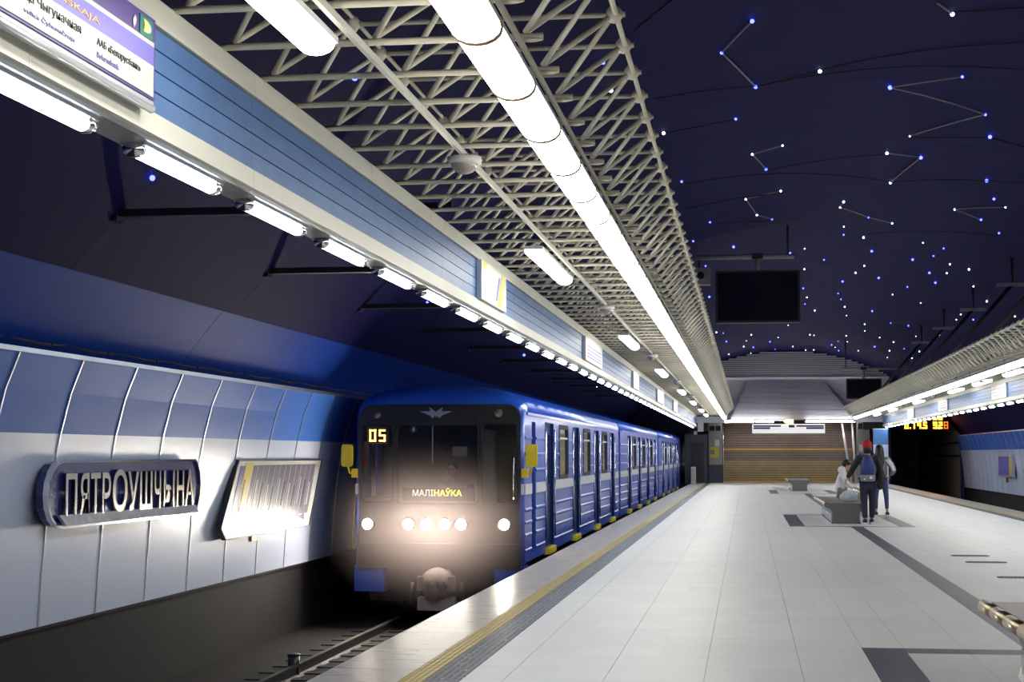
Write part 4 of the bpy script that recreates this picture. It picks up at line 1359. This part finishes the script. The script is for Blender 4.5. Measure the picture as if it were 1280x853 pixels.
def person(loc, label, J, face, hands, jacket, trousers, jr=1.0, tr=1.0, drop=-.02, bare_ankle=False):
    """J: joint positions relative to loc (pelvis, spine, chest, neck, shL, elL, wrL, hipL, knL, anL, ...R)"""
    L = Vector(loc)
    P = {k: L + Vector(v) for k, v in J.items()}
    root = thing('person', loc, label, 'person')
    arms = [('chest', 'sh' + q, 'el' + q, 'wr' + q) for q in 'LR']
    legs = [('pelvis', 'hip' + q, 'kn' + q, 'an' + q) for q in 'LR']
    ch = [('pelvis', 'spine', 'chest', 'neck', 'head')] + arms + legs
    R = {'pelvis': (P['pelvis'], .115), 'spine': (P['spine'], .10), 'chest': (P['chest'], .115), 'neck': (P['neck'], .052), 'head': (P['head'], .05)}
    for q in 'LR':
        R['sh' + q] = (P['sh' + q], .052)
        R['el' + q] = (P['el' + q], .038)
        R['wr' + q] = (P['wr' + q], .025)
        R['hip' + q] = (P['hip' + q], .075)
        R['kn' + q] = (P['kn' + q], .048)
        R['an' + q] = (P['an' + q], .032)
    body = [skinmesh(ch, R, 'pelvis', 1), head_mesh(P['head'], face)]
    for q, hs in hands.items():
        body += hand(P['wr' + q], hs[0], hs[1])
    link('body', merge(body), M['skin'], root, True)
    face_parts(root, P['head'], face)
    # jacket over torso and arms
    R2 = {'a': (P['pelvis'] + Vector((0, 0, drop)), .15 * jr), 'b': (P['spine'], .145 * jr), 'c': (P['chest'], .15 * jr), 'n': (P['neck'] + (P['chest'] - P['neck']) * .25, .075)}
    c2 = [('a', 'b', 'c', 'n')]
    for q in 'LR':
        R2['s' + q] = (P['sh' + q], .082 * jr)
        R2['e' + q] = (P['el' + q], .064 * jr)
        R2['w' + q] = (P['wr' + q] + (P['el' + q] - P['wr' + q]) * .1, .046 * jr)
        c2.append(('c', 's' + q, 'e' + q, 'w' + q))
    link('jacket', skinmesh(c2, R2, 'a', 2), None, root, True).data.materials.clear()
    root.children[-1].data.materials.append(M[jacket])
    jk = [c for c in root.children if c.name.startswith('jacket')][0]
    jk.data.materials.clear()
    jk.data.materials.append(M[jacket])
    R3 = {'p': (P['pelvis'], .125 * tr)}
    c3 = []
    for q in 'LR':
        R3['h' + q] = (P['hip' + q], .098 * tr)
        R3['k' + q] = (P['kn' + q], .066 * tr)
        e = P['an' + q] + (P['kn' + q] - P['an' + q]) * (.16 if bare_ankle else .03)
        R3['a' + q] = (e, .048 * tr)
        c3.append(('p', 'h' + q, 'k' + q, 'a' + q))
    me = skinmesh(c3, R3, 'p', 2)
    me.materials.clear()
    link('trousers', me, M[trousers], root, True)
    return root, P


# walker with the red hat, seen from behind
J1 = dict(pelvis=(0, 0, .92), spine=(0, .0, 1.12), chest=(0, .01, 1.36), neck=(0, .02, 1.53), head=(0.0, .05, 1.66),
          shL=(-.19, .01, 1.42), elL=(-.33, .0, 1.16), wrL=(-.44, .10, .97), shR=(.19, .01, 1.42), elR=(.27, -.04, 1.13), wrR=(.28, .06, .88),
          hipL=(-.09, 0, .88), knL=(-.08, .06, .49), anL=(-.075, -.10, .10), hipR=(.09, 0, .88), knR=(.10, .16, .50), anR=(.085, .20, .10))
p1, P = person((2.56, 36.72, 0), 'person in a red knit hat and dark jacket walking away with a blue backpack', J1, (0, 1, 0),
               {'L': ((-.4, .35, -.8), (1, .2, 0)), 'R': ((0, .3, -1), (-1, 0, 0))}, 'coat_dark', 'jean_navy', tr=1.22, jr=1.06)
hd = P['head']
MB().sphere((hd.x, hd.y, hd.z + .035), .108, 16, 10, (.95, 1.05, 1.1)).build('knit_hat', M['red_knit'], p1, True)
MB().sphere((hd.x, hd.y - .035, hd.z - .06), .095, 14, 8, (1, .8, 1.25)).build('hair', M['hair'], p1, True)
shoe(p1, P['anL'] + Vector((0, -.05, -.10)), (0, 1, 0))
shoe(p1, P['anR'] + Vector((0, -.05, -.10)), (0, 1, 0))
MB().sphere((hd.x + .26, hd.y - .02, .98), .13, 12, 8, (.8, .6, 1.9)).build('coat_over_arm', M['coat_dark'], p1, True)
bp_ = thing('backpack', (2.54, 36.5, .92), 'blue backpack with a grey base on the back of the red hat person', 'backpack')
rings = []
for z, w, d in ((.92, .13, .07), (.94, .155, .10), (1.06, .16, .12), (1.22, .15, .115), (1.36, .12, .095), (1.46, .075, .06), (1.49, .03, .03)):
    rings.append([(2.54 + w * math.cos(a), 36.46 + d * math.sin(a), z) for a in [2 * PI * k / 14 for k in range(14)]])
MB().loft(rings[2:]).build('bag_body', M['pack_blue'], bp_, True)
MB().loft(rings[:3]).build('base_pocket', M['pack_grey'], bp_, True)
MB().bar((2.60, 36.36, 1.0), (2.60, 36.335, 1.0), .03, 12).build('white_badge', M['sole'], bp_)
MB().bar((2.47, 36.37, .97), (2.47, 36.345, .97), .018, 8).build('white_badge', M['sole'], bp_)
for q in (-.13, .13):
    MB().tube([(2.54 + q * .7, 36.52, 1.44), (2.54 + q * 1.1, 36.6, 1.50), (2.54 + q * 1.25, 36.74, 1.46)], .02, 6).build('strap', M['pack_blue'], bp_)

# girl with long dark hair
J2 = dict(pelvis=(0, 0, .92), spine=(.0, .0, 1.10), chest=(0, .0, 1.31), neck=(0, .01, 1.46), head=(-.03, .03, 1.59),
          shL=(-.17, .0, 1.37), elL=(-.25, .06, 1.12), wrL=(-.17, .20, 1.02), shR=(.17, .0, 1.37), elR=(.32, -.02, 1.11), wrR=(.22, .04, .98),
          hipL=(-.085, 0, .86), knL=(-.12, .02, .47), anL=(-.12, -.02, .10), hipR=(.085, 0, .86), knR=(.13, .02, .47), anR=(.14, .0, .10))
p2, P = person((3.19, 41.4, 0), 'person with long dark hair in a grey jacket and blue jeans, right of the bench', J2, (-.3, 1, 0),
               {'L': ((.3, .5, -.2), (0, 1, 0)), 'R': ((-.6, .2, -.5), (0, -1, 0))}, 'grey_jacket', 'jean_blue', tr=.95, jr=1.22, bare_ankle=True)
hd = P['head']
rings = []
for z, w, d, oy in ((1.73, .03, .03, 0), (1.71, .075, .085, -.01), (1.64, .10, .11, -.02), (1.54, .105, .10, -.035), (1.42, .115, .085, -.07), (1.28, .12, .07, -.11), (1.14, .10, .05, -.13), (1.06, .05, .03, -.13)):
    rings.append([(hd.x + .01 + w * math.cos(a), hd.y + oy + d * math.sin(a), z) for a in [2 * PI * k / 12 for k in range(12)]])
MB().loft(rings).build('hair', M['hair'], p2, True)
MB().tube([(3.33, 41.3, 1.38), (3.44, 41.28, 1.24), (3.50, 41.30, 1.1)], .045, 8).build('white_sleeve_stripe', M['white_jacket'], p2, True)
for q in 'LR':
    shoe(p2, P['an' + q] + Vector((0, -.05, -.10)), (.1 if q == 'R' else -.05, 1, 0))
# seated person in the white hooded jacket, facing right
J3 = dict(pelvis=(-.02, 0, .60), spine=(.0, 0, .76), chest=(.05, 0, .98), neck=(.10, 0, 1.12), head=(.16, 0, 1.24),
          shL=(.06, .17, 1.03), elL=(.16, .20, .80), wrL=(.34, .12, .70), shR=(.06, -.17, 1.03), elR=(.14, -.20, .79), wrR=(.32, -.13, .68),
          hipL=(.02, .09, .58), knL=(.44, .10, .54), anL=(.46, .10, .10), hipR=(.02, -.09, .58), knR=(.44, -.10, .54), anR=(.50, -.12, .10))
p3, P = person((2.22, 41.2, 0), 'person in a white hooded jacket and black cap sitting on the bench facing right', J3, (1, -.05, 0),
               {'L': ((1, -.4, -.2), (0, 0, -1)), 'R': ((1, .4, -.2), (0, 0, -1))}, 'white_jacket', 'khaki', jr=1.1, drop=-.09)
hd = P['head']
MB().sphere((hd.x - .012, hd.y, hd.z + .035), .104, 16, 10, (1.05, .92, 1.0)).build('cap', M['hair'], p3, True)
MB().plate([(.0, -.075), (.07, -.07), (.12, -.03), (.12, .03), (.07, .07), (.0, .075)], [], lambda u, v, d: (hd.x + .07 + u * .8, hd.y + v, hd.z + .06 - u * .15 - d), .012).build('cap_peak', M['hair'], p3)
MB().sphere((hd.x - .12, hd.y, hd.z - .12), .11, 14, 8, (.9, 1.15, .85)).build('hood', M['white_jacket'], p3, True)
for q in 'LR':
    shoe(p3, P['an' + q] + Vector((-.05, 0, -.10)), (1, .0, 0), m_='sole')
# train driver behind the windscreen
J4 = dict(pelvis=(0, .25, .45), spine=(0, .22, .66), chest=(0, .18, .92), neck=(0, .15, 1.10), head=(0, .11, 1.24),
          shL=(-.18, .18, .98), elL=(-.22, .02, .76), wrL=(-.14, -.16, .74), shR=(.18, .18, .98), elR=(.22, .02, .76), wrR=(.14, -.16, .74),
          hipL=(-.09, .22, .44), knL=(-.10, -.18, .42), anL=(-.10, -.20, .0), hipR=(.09, .22, .44), knR=(.10, -.18, .42), anR=(.10, -.20, .0))
p4, P = person((TX + .02, Y1 + .95, 0), 'train driver in a pale shirt seated behind the windscreen of the first car', J4, (0, -1, 0),
               {'L': ((.2, -1, -.2), (0, 0, -1)), 'R': ((-.2, -1, -.2), (0, 0, -1))}, 'shirt', 'jean_navy')
hd = P['head']
MB().sphere((hd.x, hd.y + .02, hd.z + .03), .103, 14, 8, (.9, 1, 1.05)).build('hair', M['cabgrey'], p4, True)
for q in 'LR':
    shoe(p4, P['an' + q] + Vector((0, .05, -.12)), (0, -1, 0), sole=False)
tag(MB().box(TX - .25, TX + .29, Y1 + .98, Y1 + 1.5, -.12, .31).box(TX - .25, TX + .29, Y1 + 1.46, Y1 + 1.56, .31, 1.0).build('driver_seat', M['rubber']), 'black driver seat inside the cab of the first car', 'seat')

# ------------------------------------------------------------------ benches
def bench(y0, y1, label):
    t = thing('bench', (XC, (y0 + y1) / 2, 0), label, 'bench', 'benches along the middle of the platform')
    pr = [(-.31, 0), (.31, 0), (.29, .07), (.275, .18), (.30, .27), (.36, .325), (.40, .35), (.40, .41), (-.40, .41), (-.40, .35), (-.36, .325), (-.30, .27), (-.275, .18), (-.29, .07)]
    pr = [(XC + a, b) for a, b in pr]
    MB().sweep(pr, y0 + .06, y1 - .8).build('base', M['bench_metal'], t)
    pe = [(XC + a * 1.015, b * 1.005) for a, b in [(-.31, 0), (.31, 0), (.29, .07), (.275, .18), (.30, .27), (.36, .325), (.43, .35), (.445, .38), (.43, .435), (-.43, .435), (-.445, .38), (-.43, .35), (-.36, .325), (-.30, .27), (-.275, .18), (-.29, .07)]]
    for a, b in ((y0, y0 + .06),):
        MB().sweep(pe, a, b).build('end_plate', M['bench_metal'], t)
    n = 4
    L = (y1 - y0 - .12) / n
    for k in range(n):
        MB().box(XC - .37, XC + .37, y0 + .065 + k * L, y0 + .055 + (k + 1) * L, .41, .44).build('seat_panel', M['bench_seat'], t)
    for s in (-1, 1):
        n2 = int((y1 - y0) / .58)
        L2 = (y1 - y0 - .04) / n2
        tb = MB().bar((XC + s * .415, y0 + .03, .405), (XC + s * .415, y0 + .03 + L2 - .010, .405), .05, 14).build('side_tube', M['brass'], t, True)
        for k in range(1, n2):
            inst(tb, 'side_tube', t, (0, k * L2, 0))
        MB().bar((XC + s * .415, y0 + .02, .405), (XC + s * .415, y1 - .02, .405), .043, 12).build('tube_core', M['rubber'], t, True)
        lo, hi = sorted((XC + s * .262, XC + s * .30))
        MB().box(lo, hi, y0 + .2, y1 - .9, .03, .20).build('side_plate', M['bench_blue'], t)
    return t


bench(6.6, 12.55, 'metal bench with brass side tubes, cut off at the lower right corner')
bench(36.9, 42.7, 'metal bench in the middle of the platform where the person in white sits')
bench(69.0, 74.8, 'small far bench standing before the end shutter')


def blob(name, c, r, sc, m_, label, cat):
    mb = MB().sphere((0, 0, 0), 1, 16, 10)
    rnd = random.Random(len(name))
    vs = []
    for x, y, z in mb.v:
        k = 1 + .16 * math.sin(5 * x + 3 * z) * math.cos(4 * y - 2 * z) + .05 * math.sin(17 * x + 11 * y)
        zz = max(-.8, z)
        vs.append((c[0] + r * sc[0] * x * k, c[1] + r * sc[1] * y * k, c[2] + r * sc[2] * (zz + .8)))
    mb.v = vs
    t = thing(name, c, label, cat)
    mb.build('bag_body', m_, t, True)
    MB().tube([(c[0] - .06, c[1], c[2] + r * sc[2] * 1.65), (c[0] - .05, c[1], c[2] + r * sc[2] * 1.65 + .09), (c[0] + .05, c[1], c[2] + r * sc[2] * 1.65 + .09), (c[0] + .06, c[1], c[2] + r * sc[2] * 1.65)], .012, 6).build('handle', m_, t)


blob('plastic_bag', (2.27, 38.3, .44), .2, (1.0, .8, .7), M['plastic'], 'pale bluish plastic bag lying on the bench in front of the seated person', 'bag')

# floor slots
for i, (x0, x1, y) in enumerate(((2.97, 3.52, 25.55), (2.99, 3.55, 24.05), (3.0, 3.36, 21.15))):
    nm_ = ('farthest', 'middle', 'nearest')[i]
    t = thing('floor_grille', ((x0 + x1) / 2, y, 0), 'narrow dark floor grille at right of the centre stripe, %s of the three' % nm_, 'grille', 'floor grilles')
    MB().plate(rr(x0, y - .14, x1, y + .14, .10, 4), [rr(x0 + .03, y - .11, x1 - .03, y + .11, .08, 4)], lambda u, v, d: (u, v, .006 - d), .006).build('rim', M['drain'], t)
    n = int((x1 - x0) / .05)
    for k in range(1, n):
        MB().box(x0 + k * .05, x0 + k * .05 + .03, y - .11, y + .11, 0, .005).build('bar', M['drain'], t)

# ------------------------------------------------------------------ hanging screens and board over the platform
def screen(x0, x1, z0, z1, y, beamx0, beamx1, beamz, label):
    t = thing('hanging_screen', ((x0 + x1) / 2, y, z0), label, 'screen')
    MB().box(x0, x1, y + .02, y + .25, z0, z1).build('casing', M['black_metal'], t)
    MB().box(x0 + .05, x1 - .05, y, y + .021, z0 + .05, z1 - .05).build('glass_front', M['screen'], t)
    MB().plate(rect(x0 - .01, z0 - .01, x1 + .01, z1 + .01), [rect(x0 + .04, z0 + .04, x1 - .04, z1 - .04)], lambda u, v, d: (u, y - .01 + d, v), .03).build('bezel', M['black_metal'], t)
    MB().box(x0, x1, y - .015, y + .02, z0 - .03, z0 - .01).build('lower_edge', M['beam_grey'], t)
    xc = (x0 + x1) / 2
    MB().bar((xc, y + .1, z1), (xc, y + .1, beamz), .06, 10).build('pole', M['beam_grey'], t, True)
    MB().box(xc - .13, xc + .13, y, y + .2, beamz - .06, beamz + .08).build('clamp', M['black_metal'], t)
    b = thing('cross_beam', ((beamx0 + beamx1) / 2, y + .1, beamz), 'grey horizontal tube that carries the %s' % ('nearer hanging screen' if y < 60 else 'farther hanging screen'), 'beam')
    MB().bar((beamx0, y + .1, beamz), (beamx1, y + .1, beamz), .06, 12).build('tube', M['beam_grey'], b, True)
    for xx in (beamx0 + .15, beamx1 - .15):
        MB().bar((xx, y + .1, beamz), (xx, y + .1, vz(xx)), .025, 6).build('hanger', M['black_metal'], b, True)
    return t


screen(-.70, 1.265, 4.63, 5.85, 40, -1.6, 1.15, 6.2, 'large switched off hanging screen over the platform, the nearer one')
screen(4.36, 5.87, 3.92, 4.81, 75, 4.2, 7.2, 5.27, 'dark hanging screen by the far end of the right canopy')
sp = thing('loudspeaker', (-1.0, 40, 5.54), 'square grey loudspeaker hanging at left of the nearer screen', 'speaker')
MB().box(-1.2, -.83, 39.95, 40.25, 5.54, 5.945).build('box', M['beam_grey'], sp)
MB().bar((-1.06, 39.93, 5.76), (-1.06, 39.96, 5.76), .09, 14).build('cone', M['rubber'], sp)
MB().bar((-1.1, 40.1, 5.945), (-1.1, 40.1, 6.14), .02, 6).build('hanger', M['black_metal'], sp)

ck = thing('led_clock', (9.1, 88, 2.85), 'orange digit clock board above the right tunnel mouth', 'clock')
MB().box(7.8, 10.3, 88, 88.25, 2.70, 3.75).build('casing', M['dark'], ck)
MB().bar((8.3, 88.1, 3.75), (8.3, 88.1, vz(8.3)), .03, 6).build('hanger', M['black_metal'], ck)
MB().bar((9.8, 88.1, 3.75), (9.8, 88.1, vz(9.8)), .03, 6).build('hanger', M['black_metal'], ck)
FC = lambda u, v, d: (u, 87.99 + d, v)
digits(ck, 'U.', M['amber2'], FC, 8.02, 2.80, .2, .36, .12, .075)
digits(ck, '14.5', M['amber2'], FC, 8.36, 2.80, .19, .36, .11, .075)
digits(ck, '9.2', M['amber2'], FC, 9.45, 2.80, .2, .36, .07, .08)
digits(ck, '8', M['amber_dim'], FC, 10.0, 2.80, .2, .36, .07, .05)
digits(ck, '88', M['amber2'], FC, 9.45, 3.25, .2, .3, .07, .08)

# ------------------------------------------------------------------ far end furniture
bo = thing('control_booth', (-2.6, 87.5, 0), 'dark navy booth at the far end of the left platform edge', 'booth')
MB().box(-3.2, -2.06, 87, YE, 0, 2.48).build('walls', M['navy'], bo)
MB().box(-3.22, -2.05, 86.97, YE, 2.48, 2.54).build('roof', M['black_metal'], bo)
MB().box(-2.9, -2.2, 86.97, 87.0, .1, 2.1).build('door_panel', M['black_metal'], bo)
cm = thing('camera_box', (-2.75, 87.2, 2.54), 'small dark camera box on top of the navy booth', 'camera')
MB().box(-3.0, -2.6, 86.9, 87.3, 2.55, 2.95).build('housing', M['black_metal'], cm)
MB().box(-2.72, -2.55, 86.85, 86.9, 2.5, 2.68).build('lens_hood', M['alu'], cm)
pi_ = thing('stone_pillar', (-1.6, 89, 0), 'pale stone pillar with a navy foot beside the shutter', 'pillar')
MB().box(-2.0, -1.3, 88.6, YE, .95, 3.3).build('shaft', M['pillar'], pi_)
MB().box(-2.02, -1.28, 88.58, YE, 0, .95).build('foot', M['navy'], pi_)
for a in (-1.95, -1.63):
    MB().box(a, a + .26, 88.57, 88.6, 2.72, 2.98).build('vent', M['dark'], pi_)
po = thing('poster', (-1.65, 88.58, 1.3), 'yellow poster on the stone pillar', 'poster')
MB().box(-1.95, -1.47, 88.575, 88.6, 1.32, 1.88).build('sheet', M['poster_yellow'], po)
MB().box(-1.93, -1.7, 88.57, 88.576, 1.5, 1.72).build('picture', M['grey_plate'], po)
tag(MB().box(-1.68, -1.45, 88.58, 88.6, 1.92, 2.25).build('paper_sheet', M['white']), 'white paper sheet above the yellow poster', 'paper')
tag(MB().bar((-1.24, 89.1, 0), (-1.24, 89.1, 3.25), .035, 10).build('steel_post', M['chrome'], smooth=True), 'thin chrome post at the left edge of the shutter', 'post')
lt = thing('lintel', (-2.0, 86, 3.1), 'pale lintel across the far end of the left canopy', 'beam')
MB().box(-2.9, -1.2, 85.9, 86.2, 3.1, 3.42).build('panel', M['slat_white'], lt)
MB().box(-2.86, -2.0, 86.2, 86.6, 2.7, 3.1).build('vent_box', M['dark'], lt)
MB().box(-2.5, -2.2, 86.15, 86.25, 2.65, 3.1).build('bracket', M['slat_white'], lt)
cbn = thing('white_cabinet', (-2.75, 86.5, 0), 'narrow white cabinet at the platform edge by the booth', 'cabinet')
MB().box(-2.86, -2.62, 86.3, 86.7, 0, .85).build('body', M['white'], cbn)
MB().box(-2.84, -2.64, 86.28, 86.3, .08, .78).build('door', M['sign_white'], cbn)
# right: chrome posts leaning, beige pillar, blue and white column
for i, (xa, xb) in enumerate(((5.35, 4.9), (5.6, 5.42))):
    tag(MB().bar((xa, 88.9, 0), (xb, 88.9, 3.2), .06, 10).build('steel_post', M['chrome_glint'], smooth=True), 'leaning chrome post at the right edge of the shutter, %s one' % ('left' if i == 0 else 'right'), 'post', 'leaning posts by the shutter')
pr_ = thing('stone_pillar', (6.1, 89, 0), 'beige pillar with a paper sheet at right of the shutter', 'pillar')
MB().box(5.65, 6.3, 88.6, YE, 0, 3.3).build('shaft', M['pillar'], pr_)
MB().box(5.75, 6.0, 88.57, 88.6, 1.65, 2.0).build('paper', M['white'], pr_)
MB().box(5.7, 6.25, 88.57, 88.6, 2.8, 3.1).build('vent', M['dark'], pr_)
bc = thing('clad_column', (6.6, 85.2, 0), 'column clad in blue over white panels behind the standing people', 'column')
MB().box(6.24, 6.94, 85, 85.5, 0, 1.97).build('white_panel', M['panel_white'], bc)
MB().box(6.24, 6.94, 85, 85.5, 1.97, 2.73).build('blue_panel', M['blue_light'], bc)
MB().box(6.22, 6.96, 84.98, 85.52, 2.73, 2.77).build('cap', M['alu'], bc)
lt2 = thing('lintel', (6.2, 86, 3.1), 'pale lintel across the far end of the right canopy', 'beam')
MB().box(5.3, 7.1, 85.9, 86.2, 3.12, 3.42).build('panel', M['slat_white'], lt2)
MB().box(5.8, 7.0, 86.2, 86.5, 2.75, 3.12).build('vent_box', M['dark'], lt2)
# fluorescent row and hanging sign above the shutter
for i, (a, b) in enumerate(((-1.15, .35), (.45, 2.0), (3.05, 4.25), (4.3, 5.55))):
    t = thing('shutter_lamp', ((a + b) / 2, 88.4, 3.2), 'white fluorescent lamp above the shutter, %s of four from the left' % nm_ if False else 'white fluorescent lamp above the shutter, %s of four from the left' % ('first', 'second', 'third', 'fourth')[i], 'lamp', 'lamps above the shutter')
    MB().box(a, b, 88.42, 88.5, 3.16, 3.25).build('tube', M['lamp_hood'], t)
    MB().box(a, b, 88.5, 88.54, 3.15, 3.26).build('housing', M['white'], t)
hs = thing('hanging_sign', (2.13, 88.3, 2.6), 'long white and violet direction sign hanging before the shutter', 'sign')
MB().box(.27, 4.01, 88.3, 88.4, 2.58, 3.07).build('panel', mat('backlit_sign', (.7, .7, .7), .4, emit=(1, .98, .97), estr=.5), hs)
MB().box(.34, 1.75, 88.29, 88.3, 2.92, 3.0).build('violet_line', M['violet_dark'], hs)
MB().box(2.55, 3.95, 88.29, 88.3, 2.92, 3.0).build('violet_line', M['violet_dark'], hs)
MB().box(.34, 1.2, 88.29, 88.3, 2.80, 2.90).build('violet_block', M['violet'], hs)
MB().box(3.05, 3.95, 88.29, 88.3, 2.80, 2.90).build('violet_block', M['violet'], hs)
MB().box(2.15, 2.45, 88.29, 88.3, 2.88, 3.02).build('green_block', M['green'], hs)
for x in (1.65, 2.65):
    MB().box(x - .28, x + .28, 88.33, 88.45, 3.07, 3.25).build('bracket', M['dark'], hs)
tag(MB().box(2.0, 2.4, 88.2, 88.35, 3.1, 3.3).build('emergency_light', mat('warm_glow', (1, .8, .3), .4, emit=(1.0, .78, .35), estr=2.0)), 'small yellowish light box above the hanging sign', 'light')
# purple panel above the left tunnel, dark beam under it, frame sign on the right wall
tag(MB().box(-6.9, -2.95, 89.3, 89.9, 2.62, 3.2).build('tunnel_beam', M['black_metal']), 'dark beam across the top of the left tunnel mouth', 'beam')
fs_ = thing('framed_poster', (11.0, 73.8, .5), 'violet framed poster on the right track wall', 'poster')
MB().box(10.88, 11.0, 71.8, 75.7, .52, 1.47).build('frame', M['alu'], fs_)
MB().box(10.87, 10.885, 72.6, 75.5, .6, 1.4).build('sheet', M['violet'], fs_)
MB().box(10.87, 10.885, 71.9, 72.55, .6, 1.4).build('yellow_edge', M['yellow_print'], fs_)
MB().bar((10.94, 73.6, .52), (10.94, 73.6, .3), .05, 8).build('bracket', M['red'], fs_)
# conduits inside the right tunnel mouth
for i, z in enumerate((2.1, 1.4)):
    tag(MB().bar((11.0, YE + .9, z), (11.0, 108, z), .06, 8).build('conduit', M['black_metal']), 'dark conduit along the right tunnel wall, %s of two' % ('upper', 'lower')[i], 'conduit')
